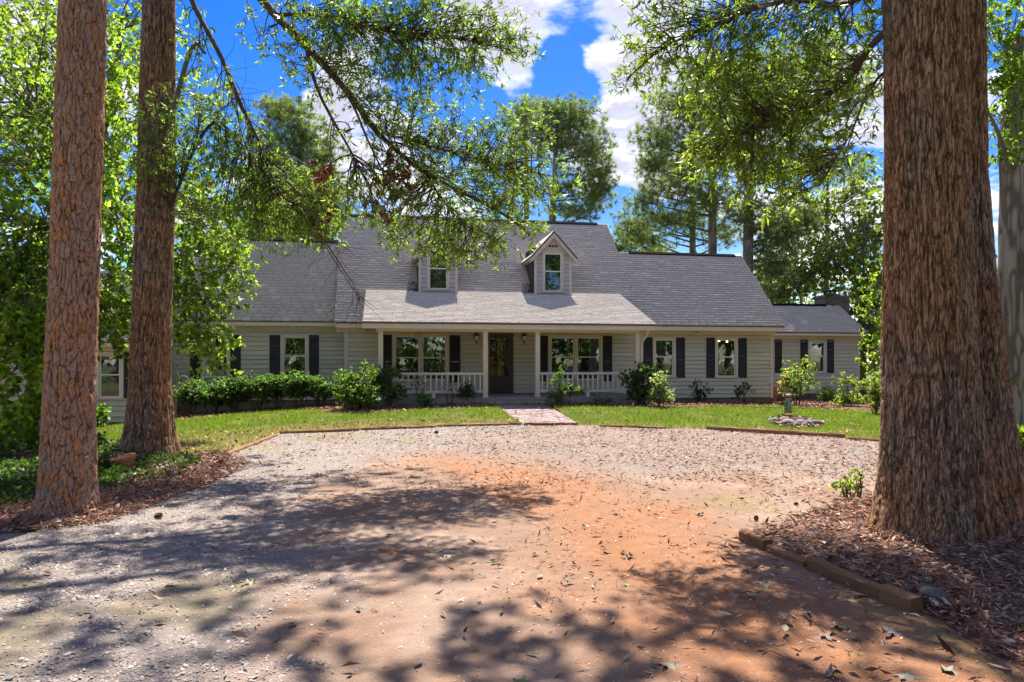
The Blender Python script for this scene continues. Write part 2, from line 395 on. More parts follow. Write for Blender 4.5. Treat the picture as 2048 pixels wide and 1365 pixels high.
dcl = np.full(XX.shape, 9.0)
for i in range(len(pl) - 1):
    a, b = pl[i], pl[i + 1]; ab = b - a
    t = np.clip(((XX - a[0]) * ab[0] + (YY - a[1]) * ab[1]) / (ab @ ab), 0, 1)
    dcl = np.minimum(dcl, np.hypot(XX - a[0] - t * ab[0], YY - a[1] - t * ab[1]))
clay = smooth((1.35 - dcl + (big - .5) * 1.8 + (med - .5) * 1.1) / 1.0)
c = lerp(c, (.29, .138, .07), np.clip(clay * .9 + rut * .25, 0, .95))
c = lerp(c, (.25, .215, .195), g_left * .8)
c = lerp(c, (.24, .182, .152), g_back * .75)
c = lerp(c, (.225, .195, .175), smooth((med - .5) * 5) * g_back * .7)
moss = np.zeros(XX.shape)
for (mx, my, mr) in ((-4.6, 5.1, .75), (-3.6, 4.7, .5), (-2.0, 4.5, .45), (-4.8, 12.6, .9), (-3.6, 14.4, .8), (2.3, 7.6, .45), (-5, 4.1, .6), (-2.9, 3.9, .5), (2.7, 3.9, .5), (2.5, 4.4, .4), (3.1, 3.2, .6), (-2.0, 13.5, .5)):
    moss = np.maximum(moss, np.exp(-((XX - mx) ** 2 + (YY - my) ** 2 * .8) / mr ** 2))
moss = smooth((moss * 1.3 + (med - .5) * 1.6 + (fin - .5) * .8 - .35) * 2)
c = lerp(c, (.19, .155, .045), moss * .38)
c *= (1 + (fin - .5) * .55 + (finer - .5) * .22)[..., None]
drive_c = c.copy()
c = np.empty(XX.shape + (3,)); c[:] = (.075, .072, .022)
c = lerp(c, (.30, .235, .155), smooth((med - .48) * 5) * .6)
c *= (1 + (fin - .5) * .6)[..., None]; lawn_c = c.copy()
c = np.empty(XX.shape + (3,)); c[:] = (.10, .052, .036)
c = lerp(c, (.17, .10, .075), smooth((med - .45) * 4))
c *= (1 + (fin - .5) * .8 + (finer - .5) * .4)[..., None]; bed_c = c.copy()

def zone(name, mask, colr, mat):
    q = quads[mask]; used = np.unique(q); mp = np.full(XX.size, -1); mp[used] = np.arange(len(used))
    me = np_mesh(name, wv[used], [mp[q]], np.clip(colr.reshape(-1, 3)[used], .004, .9), True)
    return tag(link_mesh(name, me, mat), kind='structure')
M['dirt'] = attr_mat('clay_and_gravel', .93, .30, 55, .9, 75, .12, .02)
M['soil'] = attr_mat('soil', .95, .35, 40, .8, 50, .1, .02)
driveway = zone('driveway', z_drive, drive_c, M['dirt'])
lawn = zone('lawn', z_lawn, lawn_c, M['soil'])
ground = zone('ground', z_bed, bed_c, M['soil'])
# the land beyond, out to the horizon, butted against the fine grid
fx0, fx1, fy0, fy1 = xs[0], xs[-1], ys[0], ys[-1]
far = MB(); R_ = 900
for (x0, x1, y0, y1) in ((-R_, R_, fy1, R_), (-R_, R_, -R_, fy0), (-R_, fx0, fy0, fy1), (fx1, R_, fy0, fy1)):
    far.add([(x0, y0, -.03), (x1, y0, -.03), (x1, y1, -.03), (x0, y1, -.03)], [(0, 1, 2, 3)])
M['land'] = plain('woodland_floor', (.085, .10, .035), .95, .4, .2)
tag(far.build('terrain', M['land']), kind='structure')

# ------------------------------------------------------------------ brick walk
walk = MB(); q = [Vector(p) + Vector((0, 0, -.012)) for p in PATHQ]
walk.add([tuple(p) for p in q] + [(p.x, p.y, p.z - .15) for p in q], [(0, 3, 2, 1), (0, 1, 5, 4), (1, 2, 6, 5), (2, 3, 7, 6), (3, 0, 4, 7)])
M['sandjoint'] = plain('joint_sand', (.16, .125, .10), .95, .3, 20)
path = tag(walk.build('path', M['sandjoint']), kind='structure')
def bil(s, t):                      # s across, t from the street edge to the porch
    a = q[3] + (q[2] - q[3]) * s; b = q[0] + (q[1] - q[0]) * s
    return a + (b - a) * t
NB_ACROSS = 7; NB_ROWS = 46
bricks = []
for r in range(NB_ROWS):
    n = NB_ACROSS + (r % 2)
    for k in range(n):
        s0 = max(0, (k - .5 * (r % 2)) / NB_ACROSS); s1 = min(1, (k + 1 - .5 * (r % 2)) / NB_ACROSS)
        bricks.append((s0 + .006, s1 - .006, r / NB_ROWS + .0022, (r + 1) / NB_ROWS - .0022))
bb, bcol, bq = [], [], []
for i, (s0, s1, t0, t1) in enumerate(bricks):
    h = random.uniform(.008, .022)
    cs = [bil(s0, t0), bil(s1, t0), bil(s1, t1), bil(s0, t1)]
    top = [p + Vector((0, 0, h + random.uniform(-.003, .003))) for p in cs]
    vs = [tuple(p) for p in cs + top]
    fs = [(4, 5, 6, 7), (0, 1, 5, 4), (1, 2, 6, 5), (2, 3, 7, 6), (3, 0, 4, 7)]
    if i < 296:
        MB().add(vs, fs).build('brick', M['brick'], path)
    else:
        b = len(bb); bb += vs; bq += [tuple(k + b for k in f) for f in fs]
        bcol += [np.array((.34, .25, .235)) * random.uniform(.75, 1.25)] * 8
tag(link_mesh('paver_bricks', np_mesh('paver_bricks', np.array(bb), [np.array(bq)], np.array(bcol)), M['brickstuff'], path), kind='stuff')

# ------------------------------------------------------------------ timber edging
TIMB = 'landscape timbers edging the driveway'
def timber(name, p, q_, h, wd, label, group=TIMB, sink=.05, mat='timber', cat='timber', tilt=0):
    p, q_ = Vector(p), Vector(q_); d = q_ - p; L = d.length
    b = MB(); n = max(4, int(L / .12)); vs = []; ch = random.uniform(0, 50)
    for i in range(n + 1):                                             # worn, chipped lengths: every section a little off
        x = L * i / n; e = lambda k: .016 * (float(fbm(x * 6 + ch, k * 3.1, .7, 2)) - .5) * 2 * min(1, h / .06)
        c0 = .010 + .012 * random.random()
        vs += [(x, -wd / 2 + e(1), -sink), (x, wd / 2 + e(2), -sink), (x, wd / 2 + e(2), h - c0 + e(3)), (x, wd / 2 - c0, h + e(4)), (x, -wd / 2 + c0 + e(1), h + e(5)), (x, -wd / 2 + e(1), h - c0 + e(6))]
    b.add(vs, [(6 * i + k, 6 * i + (k + 1) % 6, 6 * i + 6 + (k + 1) % 6, 6 * i + 6 + k) for i in range(n) for k in range(6)] + [(5, 4, 3, 2, 1, 0), tuple(6 * n + k for k in range(6))])
    o = b.build(name, M[mat], None, 0, loc=p, rot=(tilt, -math.atan2(d.z, math.hypot(d.x, d.y)), math.atan2(d.y, d.x)))
    return tag(o, label, cat, group)
def tpx(a, b, label, h=.10, wd=.10, **k):
    return timber('edging_timber', ground_at(*a), ground_at(*b), h, wd, label, **k)
tpx((448, 911), (552, 871), 'pale worn timber at the far left turn of the driveway edge by the oak', .03, .08)
tpx((560, 868), (718, 862), 'dark edging timber along the lawn left of the walk, farthest from the bricks', .06, .07)
tpx((722, 861), (872, 856), 'middle one of three edging timbers along the lawn left of the brick walk', .06, .07)
tpx((876, 855), (1042, 850), 'edging timber along the lawn that ends at the left corner of the brick walk', .06, .07)
tpx((1048, 850), (1156, 851), 'short timber across the street end of the brick walk', .06)
tpx((1200, 854), (1332, 858), 'first edging timber right of the brick walk, half sunk in lawn', .05, .07)
tpx((1414, 860), (1690, 877), 'long brown edging timber in front of the stone ring on the lawn', .09, .08)
tpx((1694, 879), (1764, 884), 'thin timber end meeting the large double trunk, beyond the long brown one', .05, .07)
G2 = 'foreground timbers round the large double trunk bed'
tpx((1488, 1076), (1534, 1098), 'short mossy timber block at the driveway corner of the leaf bed', .075, .09, group=G2)
tpx((1540, 1100), (1618, 1132), 'thin broken timber half buried in the leaf bed edge, cracked across', .045, .07, group=G2)
tpx((1620, 1134), (1764, 1197), 'long warm brown timber in the foreground holding back the leaf bed', .075, .075, group=G2)
tpx((1766, 1198), (1832, 1226), 'thick foreground timber end beside the grey weathered rock', .09, .085, group=G2)
tpx((1300, 818), (1400, 816), 'thin weathered edging board under the pale shrub right of the porch', .05, .06, group='bed edging boards by the house')
tpx((1440, 814), (1660, 820), 'thin weathered edging board along the bed under the mildewed wall', .05, .06, group='bed edging boards by the house')
# ------------------------------------------------------------------ the house
house = empty('house', (HX, HYW, 0), A10, 'long pale grey green clapboard house with grey shingle roofs, two dormers and a front porch', 'house')

def minus(rect, holes):
    """rect (u0,u1,z0,z1) minus holes -> list of rects"""
    u0, u1, z0, z1 = rect; out = []
    us = sorted({u0, u1} | {min(max(h[i], u0), u1) for h in holes for i in (0, 1)})
    for a, b in zip(us[:-1], us[1:]):
        if b - a < 1e-4: continue
        cuts = sorted((max(h[2], z0), min(h[3], z1)) for h in holes if h[0] < (a + b) / 2 < h[1] and h[3] > z0 and h[2] < z1)
        z = z0
        for c0, c1 in cuts:
            if c0 - z > 1e-3: out.append([a, b, z, c0])
            z = max(z, c1)
        if z1 - z > 1e-3: out.append([a, b, z, z1])
    res = []
    for r in out:
        if res and abs(res[-1][1] - r[0]) < 1e-6 and abs(res[-1][2] - r[2]) < 1e-6 and abs(res[-1][3] - r[3]) < 1e-6: res[-1][1] = r[1]
        else: res.append(r)
    return res
def clad(rect, v, holes, mat, pitch=.152, back=.14, parent=None, name='wall', backmat='wallback'):
    b = MB()
    for u0, u1, z0, z1 in minus(rect, holes): b.box(u0, u1, v, v + back, z0, z1)
    wall = b.build(name, M[backmat], parent or house)
    z = rect[2]
    while z < rect[3] - .02:
        zt = min(z + pitch, rect[3])
        for u0, u1, a, c_ in minus((rect[0], rect[1], z, zt), holes):
            f0 = .034 - .027 * (a - z) / pitch; f1 = .034 - .027 * (c_ - z) / pitch; g = .009 if a == z else 0
            j = random.uniform(-.0015, .0015)
            MB().prism_u([(v - f0 + j, a + g), (v - .001, a + g), (v - .001, c_), (v - f1 + j, c_)], u0 + .001, u1 - .001).build('siding_board', mat, wall)
        z = zt
    return wall

def shutter(x0, x1, y0, y1, v, parent=None):
    u0, zt = W(x0, y0, v); u1, zb = W(x1, y1, v)
    b = MB(); f0, f1 = v - .05, v - .022; st = .05
    b.box(u0, u0 + st, f0, f1, zb, zt); b.box(u1 - st, u1, f0, f1, zb, zt)
    zm = zb + (zt - zb) * .47
    for a, c_ in ((zb, zb + .09), (zm - .035, zm + .035), (zt - .06, zt)): b.box(u0 + st, u1 - st, f0 + .002, f1, a, c_)
    b.box(u0 + st, u1 - st, v - .027, f1, zb + .09, zt - .06)
    o = b.build('shutter', M['shutter'], house, .003)
    s = MB()
    for a, c_ in ((zb + .09, zm - .035), (zm + .035, zt - .06)):
        z = a + .004
        while z + .042 < c_:
            s.prism_u([(f0 + .004, z), (f0 + .008, z - .0), (f1 - .006, z + .040), (f1 - .010, z + .042)], u0 + st, u1 - st); z += .040
    tag(s.build('louvers', M['shutter'], o), kind='stuff')
    return (u0, u1, zb, zt)

HOLES = []
def window(x0, x1, y0, y1, v, n=1, tw=.085, gy=None, inside=None, sill=True, tm='trim'):
    """trim outline in photo pixels; gy = y of the meeting rail"""
    u0, zt = W(x0, y0, v); u1, zb = W(x1, y1, v)
    zm = W((x0 + x1) / 2, gy, v)[1] if gy else (zt + zb) / 2
    c_ = MB(); o0, o1 = v - .045, v + .03
    c_.box(u0, u0 + tw, o0, o1, zb + .04, zt - tw); c_.box(u1 - tw, u1, o0, o1, zb + .04, zt - tw); c_.box(u0, u1, o0 - .002, o1, zt - tw, zt)
    cell = (u1 - u0 - 2 * tw - (n - 1) * tw * 1.1) / n
    for k in range(1, n):
        a = u0 + tw + k * cell + (k - 1) * tw * 1.1; c_.box(a, a + tw * 1.1, o0 + .002, o1, zb + .04, zt - tw)
    win = c_.build('window', M[tm], house, .004)
    if sill: MB().box(u0 - .02, u1 + .02, v - .075, o1, zb, zb + .038).build('sill', M[tm], win, .005)
    else: MB().box(u0, u1, v - .045, o1, zb, zb + .04).build('sill', M[tm], win, .005)
    b0, t0 = zb + .04, zt - tw
    for k in range(n):
        a = u0 + tw + k * cell * 1.0 + k * tw * 1.1; e = a + cell
        for (s0, s1, vv) in ((zm - .02, t0, v - .022), (b0, zm + .02, v - .002)):
            s = MB(); fw = .042
            s.box(a, a + fw, vv, vv + .03, s0, s1); s.box(e - fw, e, vv, vv + .03, s0, s1)
            s.box(a + fw, e - fw, vv + .001, vv + .03, s0, s0 + fw * .95); s.box(a + fw, e - fw, vv + .001, vv + .03, s1 - fw * .95, s1)
            s.build('sash', M['white'], win, .003)
            MB().box(a + fw - .005, e - fw + .005, vv + .013, vv + .017, s0 + fw * .9, s1 - fw * .9).build('pane', M['glass'], win)
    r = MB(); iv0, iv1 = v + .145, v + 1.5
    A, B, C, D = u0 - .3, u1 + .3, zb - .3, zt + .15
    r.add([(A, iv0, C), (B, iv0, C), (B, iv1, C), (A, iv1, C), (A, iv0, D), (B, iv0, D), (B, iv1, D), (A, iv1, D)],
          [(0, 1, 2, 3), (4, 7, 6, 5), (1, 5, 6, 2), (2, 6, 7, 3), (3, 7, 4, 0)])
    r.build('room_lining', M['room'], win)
    HOLES.append((u0 + tw * .6, u1 - tw * .6, zb + .03, zt - tw * .6, v))
    return win, (u0, u1, zb, zt)
def curtain(win, ua, ub, z0, z1, v, mat, waves=5):
    n = 28; b = MB(); vs = []
    for i in range(n + 1):
        t = i / n; off_ = .025 * math.sin(t * waves * 2 * math.pi) + .01 * math.sin(t * 23)
        vs += [(ua + (ub - ua) * t, v + off_, z0), (ua + (ub - ua) * t, v + off_ * .6, z1)]
    b.add(vs, [(2 * i, 2 * i + 2, 2 * i + 3, 2 * i + 1) for i in range(n)])
    return b.build('curtain', M[mat], win, smooth_=True)
def holes_for(v, rect): return [h[:4] for h in HOLES if abs(h[4] - v) < .02]

VL, VR, VF, VG = .70, .12, 2.5, -2.7
# porch windows (pairs)
wA, rA = window(784.5, 898, 667.5, 763, 0, 2, gy=715.8)
wB, rB = window(1096, 1204.5, 670, 762, 0, 2, gy=714.8)
for s in ((766, 783.5, 670, 765.5), (899, 920.5, 671, 765.5), (1080, 1095.2, 672, 763), (1205, 1223.7, 672, 763)): shutter(*s, 0)
# curtains, lamp and valance seen inside
curtain(wB, rB[0] + .72, rB[0] + .86, 1.0, 2.4, .30, 'curtain', 3); curtain(wB, rB[0] + 1.02, rB[0] + 1.22, 1.0, 2.4, .28, 'curtain', 3)
curtain(wB, rB[1] - .42, rB[1] - .14, 1.0, 2.4, .30, 'curtain_blue', 3)
for k in range(4): curtain(wA, rA[0] + 1.06 + k * .13, rA[0] + 1.12 + k * .13, 2.02, 2.40, .24, 'curtain_gold' if k % 2 == 0 else 'curtain', 1)
curtain(wA, rA[1] - .34, rA[1] - .12, 1.0, 2.4, .33, 'curtain', 3)
# left wing, right wing, far right wing, low wing
wC, rC = window(561, 617.7, 669, 756, VL, 1, gy=712.4)
wD, rD = window(402, 461, 669, 757, VL, 1, gy=712.6)
for s in ((539.5, 560.6, 670.5, 760), (618.6, 638, 670.5, 760), (380.8, 401.4, 670, 761), (461.8, 482, 670.5, 760)): shutter(*s, VL)
wE, rE = window(1305, 1351, 674.7, 755.5, VR, 1, gy=714)
wF, rF = window(1429.5, 1475, 675, 756, VR, 1, gy=714.5)
for s in ((1286.5, 1304.4, 675, 756), (1351.6, 1369, 675.5, 756), (1412, 1428.8, 676, 756), (1475.6, 1492.6, 676.5, 756)): shutter(*s, VR)
wG, rG = window(1614.8, 1652.7, 680, 747, VF, 1, gy=713, tm='siding_porch')
for s in ((1600, 1614.4, 680, 746.5), (1653.2, 1666.7, 680, 746.5), (1549, 1562.8, 679.6, 746)): shutter(*s, VF)
wH, rH = window(192.6, 248, 704, 798.5, VG, 1, gy=750)
shutter(249, 271, 705, 797, VG)
card = MB()
for a, b_, y0, y1 in ((570, 582.5, 707, 711.5), (589, 609, 707, 711.5), (570, 582.5, 714, 719.5), (589, 609, 714, 719.5)):
    (ua, za), (ub, zb_) = W(a, y0, VL + .05), W(b_, y1, VL + .05); card.box(ua, ub, VL + .052, VL + .056, zb_, za)
card.build('paper_card', M['white'], wC)
M['bulb'], nt_ = new_mat('lit_bulb'); finish(nt_, nt_.n('ShaderNodeEmission', None, Color=(1, .72, .36, 1), Strength=7).outputs[0])
for bx_, by_ in ((1438, 682), (1454, 684)):
    uu, zz = W(bx_, by_, VR + .5)
    MB().lathe([(.001, zz - .035), (.028, zz - .018), (.03, zz + .01), (.001, zz + .035)], uu, VR + .5, 8).build('light_bulb', M['bulb'], wF, smooth_=True)

# front door
du0, dzt = W(977, 666.5, 0); du1, dzb = W(1027, 787, 0); dzb = .425
fr = MB(); fw = .055
fr.box(du0, du0 + fw, -.045, .10, dzb, dzt - fw); fr.box(du1 - fw, du1, -.045, .10, dzb, dzt - fw); fr.box(du0, du1, -.047, .10, dzt - fw, dzt)
dframe = fr.build('door_frame', M['doorframe'], house, .005)
d0, d1, dz1 = du0 + fw + .004, du1 - fw - .004, dzt - fw - .005
g0, gzt = W(981, 677.5, 0); g1, gzb = W(1015.8, 754, 0); gm = W(1000, 714.5, 0)[1]
dr = MB()
for r in minus((d0, d1, dzb + .01, dz1), [(g0, g1, gzb, gm - .025), (g0, g1, gm + .025, gzt)]): dr.box(r[0], r[1], -.02, .02, r[2], r[3])
door = dr.build('door', M['door'], house)
mould = MB()
for (a, b_) in ((gzb, gm - .025), (gm + .025, gzt)):
    mould.box(g0 - .03, g0, -.032, -.02, a - .03, b_ + .03); mould.box(g1, g1 + .03, -.032, -.02, a - .03, b_ + .03)
    mould.box(g0, g1, -.031, -.02, a - .03, a); mould.box(g0, g1, -.031, -.02, b_, b_ + .03)
mould.build('glazing_bead', M['door'], door)
for (a, b_) in ((gzb, gm - .025), (gm + .025, gzt)): MB().box(g0 + .001, g1 - .001, -.006, -.001, a + .001, b_ - .001).build('pane', M['glass2'], door)
MB().tube([(d1 - .06, -.02, gm - .28), (d1 - .06, -.075, gm - .28), (d1 - .06, -.075, gm - .12), (d1 - .06, -.02, gm - .12)], .012, 6).build('handle', M['iron'], door)
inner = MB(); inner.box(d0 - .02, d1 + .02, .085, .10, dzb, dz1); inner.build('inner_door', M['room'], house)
cm = MB(); mid = (g0 + g1) / 2
for cx_, wdt in ((mid - .18, .075), (mid + .17, .075)):
    zc_ = gm + .34
    for sgn in (1, -1): cm.tube([(cx_, .055, zc_ - .14), (cx_ + sgn * wdt, .055, zc_), (cx_, .055, zc_ + .14)], .007, 4)
cm.tube([(mid + .05, .055, gzb + .45), (mid + .05, .055, gzt)], .004, 4); cm.tube([(g1 - .02, .055, gm - .4), (g1 - .02, .055, gzt)], .004, 4)
cm.build('leaded_glass_lines', M['white'], door)
curtain(door, mid - .07, mid + .06, gzb, gzt, .062, 'curtain_gold', 2)
lead = MB()
for i in range(5):
    for k in range(9):
        a_ = mid + .07 + i * .052; z_ = gm - .3 + k * .11
        lead.tube([(a_, .058, z_), (a_ + .026, .058, z_ + .055), (a_, .058, z_ + .11)], .0028, 3, False)
lead.build('leaded_lattice', M['curtain'], door)
rp = MB(); rp.box(g0, mid + .05, .07, .08, gzb, gzb + .52); M['redcloth'] = plain('red_gold_cloth', (.30, .10, .02), .9, .5, 6); rp.build('patterned_cloth', M['redcloth'], door)

# walls and boards
MAIN = (-5.14, 5.08, .30, 2.66)
mh = holes_for(0, MAIN) + [(du0 + .01, du1 - .01, .2, dzt - .01)]
ZW = 2.70
wall_main = clad((-5.12, -4.02, .18, ZW), 0, [], M['siding'])
wall_porch = clad((-4.02, 4.02, .425, 2.60), 0, mh, M['siding_porch'])
clad((4.02, 5.06, .18, ZW), 0, [], M['siding'])
clad((-10.75, -5.14, .22, ZW + .03), VL, holes_for(VL, 0), M['siding'])
clad((5.10, 9.12, .20, ZW), VR, holes_for(VR, 0), M['siding'])
clad((9.12, 10.17, .20, ZW), VR, [], M['siding_mildew'])
uF1 = W(1715, 700, VF)[0]
clad((10.05, uF1, .18, 2.56), VF, holes_for(VF, 0), M['siding'])
clad((-15.5, -10.71, -.18, 1.98), VG, holes_for(VG, 0), M['siding_mildew'])
# the other sides of the building, solid behind the boards
body = MB()
body.box(-5.12, 5.06, 1.65, 8.6, .18, 2.7); body.box(-10.75, -5.13, 2.35, 5.2, .2, 2.7); body.box(5.07, 10.17, 1.77, 5.6, .2, 2.7)
body.box(10.18, uF1, VF + 1.65, 6.0, .18, 2.56); body.box(-15.5, -10.71, VG + 1.65, 1.0, -.2, 1.98)
for u, a, b_, zt in ((-5.14, .145, 1.64, 2.7), (5.04, .145, 1.64, 2.7), (10.15, VR + .145, 1.76, 2.7), (-10.77, VL + .145, 2.34, 2.7), (uF1 - .02, VF + .145, VF + 1.64, 2.56), (-10.73, VG + .145, VG + 1.64, 1.98)):
    body.box(u, u + .02, a, b_, .0, zt)
for u, v1, zr in ((-5.11, 4.3, 6.9), (5.05, 4.3, 6.9)):                 # gable ends
    body.prism_u([(.1, 2.7), (8.5, 2.7), (4.3, 6.85)], u - .01, u + .01)
body.prism_u([(VR + .1, 2.7), (5.5, 2.7), (2.8, 5.5)], 10.14, 10.16); body.prism_u([(VL + .1, 2.72), (4.9, 2.72), (2.76, 5.55)], -10.74, -10.72)
body.build('rear_walls', M['siding'], house)
fd = MB(); fd.box(-5.10, 5.04, .012, .2, -.6, .30); fd.build('foundation', M['found'], house)
fd = MB(); fd.box(-10.73, -5.13, VL + .012, VL + .2, -.9, .219); fd.build('foundation', M['found'], house)
fd = MB(); fd.box(5.11, 10.15, VR + .012, VR + .2, -.6, .199); fd.build('foundation', M['found'], house)
fd = MB(); fd.box(10.16, uF1 - .02, VF + .012, VF + .2, -.6, .179); fd.build('foundation', M['found'], house); fd = MB(); fd.box(-15.5, -10.73, VG + .012, VG + .2, -1, -.181); fd.build('foundation', M['found'], house); fd = MB()
fd.box(10.13, 10.155, VR + .21, VF, -.6, .19)
fd.build('foundation', M['found'], house)
vu, vz = W(1467, 793, VR); MB().box(vu - .13, vu + .13, VR - .004, VR + .02, vz - .09, vz + .09).build('crawlspace_vent', M['iron'], house)
# trim: corner boards, friezes, fascias
def corner(u, v, z0, z1, wd=.12, mat='trim'): MB().box(u - wd / 2, u + wd / 2, v - .034, v + .02, z0, z1).build('corner_board', M[mat], house, .004)
corner(-5.16, -.0, .18, 2.62); corner(5.10, 0, .18, 2.62, .10); corner(10.20, VR, .18, 2.62, .09); corner(uF1 + .03, VF, .18, 2.55, .09); corner(-10.71, VG, -.18, 1.96, .1)
def fascia(u0, u1, v, z0, z1, wallv, mat='trim'):
    b = MB(); b.box(u0, u1, v, v + .022, z0, z1); b.box(u0, u1, v + .022, wallv - .025, z0 + .01, z0 + .02); b.box(u0, u1, wallv - .036, wallv - .022, z0 - .12, z0 + .009)
    return b.build('fascia', M[mat], house, .003)
EV, EZ = -.45, 2.82; SL = .93
fascia(-5.46, -4.54, EV + .02, 2.62, 2.78, 0); fascia(5.12, 10.36, EV + .02, 2.62, 2.78, VR)
fascia(-10.9, -5.5, .32, 2.70, 2.86, VL); fz = W(1640, 667, 2.1)[1]; fascia(10.40, 15.62, 2.12, fz - .10, fz + .03, VF); fascia(-15.7, -10.5, VG - .38, 1.93, 2.06, VG)
rk = MB()
def rake(u, pts, t=.03, h=.16):
    (v0, z0), (v1, z1) = pts
    rk.prism_u([(v0, z0 - h), (v1, z1 - h), (v1, z1 - .012), (v0, z0 - .012)], u - t / 2, u + t / 2)
rake(-5.49, ((EV, EZ), (4.3, EZ + SL * 4.75))); rake(5.14, ((2.81, EZ + SL * 3.26), (4.3, EZ + SL * 4.75))); rake(10.39, ((EV, EZ), (2.8, EZ + SL * 3.25)))
rk.build('rake_board', M['trim'], house)

# roofs
def roof(u0, u1, eave, ridge, back, t=.10, name='roof', shade_=1.0, seedk=0, single=0):
    (v0, z0), (v1, z1), (v2, z2) = eave, ridge, back
    b = MB(); b.prism_u([(v0, z0 - .012), (v0, z0 - .05), (v1, z1 - .13), (v2, z2 - .05), (v2, z2 - .012), (v1, z1 - .012)], u0, u1)
    r = b.build(name, M['roofdeck'], house)
    d = np.array((v1 - v0, z1 - z0)); L = np.hypot(*d); d /= L; nrm = np.array((-d[1], d[0]))
    rg = np.random.default_rng(100 + seedk)
    e, wt = .142, .31
    V, Q, Cc = [], [], []
    s = -.02; row = 0
    while s < L - .03:
        u = u0 - rg.random() * wt
        st = min(s + e * 1.15, L)
        while u < u1:
            wj = wt * (1 + .35 * (rg.random() - .5)); a, b_ = max(u, u0 - .015), min(u + wj - .010, u1 + .015)
            if b_ - a > .03:
                hb = .020 + .007 * rg.random(); ht = .004 + .002 * rg.random(); sj = s + .012 * (rg.random() - .5)
                pb = np.array((v0, z0)) + d * sj; pt = np.array((v0, z0)) + d * st
                B0, B1, T1 = pb - nrm * .006, pb + nrm * hb, pt + nrm * ht
                cc = np.array((.54, .47, .395)) * shade_ * (1 + .11 * (rg.random() - .5)) * (1 if rg.random() > .05 else 1.2)
                if single > 0:                                        # the nearest ones, one by one
                    single -= 1
                    sv = np.array([(a, *B0), (b_, *B0), (a, *B1), (b_, *B1), (a, *T1), (b_, *T1)])
                    link_mesh('shingle', np_mesh('shingle', sv, [np.array([(0, 1, 3, 2), (2, 3, 5, 4)]), np.array([(0, 2, 4), (1, 5, 3)])], np.repeat(cc[None], 6, 0)), M['shingle'], r)
                    u += wj; continue
                k = len(V)
                V += [(a, *B0), (b_, *B0), (a, *B1), (b_, *B1), (a, *T1), (b_, *T1)]
                Q += [(k, k + 1, k + 3, k + 2), (k + 2, k + 3, k + 5, k + 4)]
                Cc += [cc] * 6
            u += wj
        s += e; row += 1
    tag(link_mesh('shingles', np_mesh('shingles', np.array(V), [np.array(Q)], np.array(Cc)), M['shingle'], r), kind='stuff')
    return r
roof(-5.5, 5.15, (EV, EZ), (4.3, EZ + SL * 4.75), (9.05, EZ), seedk=1, single=110)
roof(5.152, 10.4, (EV, EZ), (2.8, EZ + SL * 3.25), (6.05, EZ), seedk=2, single=75)
roof(-10.9, -5.505, (.30, 2.88), (2.76, 5.95), (5.22, 2.88), seedk=3, single=110)
roof(10.36, 15.62, (2.1, fz + .05), (4.0, W(1640, 611, 4.0)[1]), (6.2, fz), seedk=4)
roof(-15.7, -10.5, (VG - .4, 2.08), (-.6, 4.3), (2.0, 2.3), seedk=5)
# porch roof, a shallow shed leaning on the main slope
PE, PZ, PT = -2.8, 2.70, (.82, 3.995)
roof(-4.53, 4.55, (PE, PZ), PT, (1.2, 3.99), seedk=6, shade_=1.12)
rv = MB()
def ridgecap(u0, u1, v, z): rv.prism_u([(v - .13, z - .10), (v + .13, z - .10), (v + .12, z - .06), (v, z + .03), (v - .12, z - .06)], u0, u1)
ridgecap(-5.4, 4.75, 4.3, EZ + SL * 4.75 + .03); ridgecap(5.6, 10.1, 2.8, EZ + SL * 3.25 + .03); ridgecap(-10.8, -5.6, 2.76, 5.98); ridgecap(10.4, 15.0, 4.0, W(1640, 611, 4.0)[1] + .02)
rv.build('ridge_vent', M['ridge'], house)
de = MB(); de.box(-4.55, 4.57, PE - .03, PE + .01, PZ - .045, PZ - .008); de.build('drip_edge', M['rakeedge'], house)
# porch
pf = MB()
pf.box(-4.55, 4.57, PE, PE + .03, 2.50, PZ - .047); pf.box(-4.50, 4.52, PE + .03, -2.601, 2.50, 2.515)
pf.build('porch_fascia', M['trim'], house, .004)
MB().box(-4.17, 4.12, -2.60, -2.40, 2.43, 2.64).build('porch_beam', M['trim'], house, .005)
MB().box(-4.45, 4.45, -2.399, -.03, 2.60, 2.63).build('porch_ceiling', M['trim'], house)
sd = MB()
for u in (-4.50, 4.49): sd.prism_u([(PE + .03, 2.516), (-.03, 2.516), (-.03, 3.58), (PE + .03, 2.64)], u - .015, u + .015)
sd.build('porch_gable_panel', M['trim'], house)
MB().box(-4.30, 4.30, -2.72, -.023, .0, .42).build('porch_floor', M['concrete'], house, .01)
fdp = MB()
PU = [W(761.3, 700, -2.5)[0], W(970.5, 700, -2.5)[0], W(1074.7, 700, -2.5)[0], 4.03]
for u in PU:
    p = MB(); p.box(u - .072, u + .072, -2.572, -2.428, .42, 2.43); p.box(u - .085, u + .085, -2.585, -2.415, .421, .47); p.build('porch_post', M['trim'], house, .006)
def railing(u0, u1, v=-2.5):
    t = MB(); t.box(u0, u1, v - .055, v + .055, 1.11, 1.19); r = t.build('railing', M['rail'], house, .005)
    MB().box(u0, u1, v - .035, v + .035, .565, .64).build('bottom_rail', M['rail'], r, .004)
    n = round((u1 - u0) / .167)
    for i in range(n):
        u = u0 + (i + .5) * (u1 - u0) / n
        MB().box(u - .024, u + .024, v - .022, v + .022, .64, 1.11).build('baluster', M['rail'], r)
    um = (u0 + u1) / 2; MB().box(um - .05, um + .05, v - .04, v + .04, .42, .565).build('rail_block', M['rail'], r)
railing(PU[0] + .072, PU[1] - .072); railing(PU[2] + .072, PU[3] - .072)
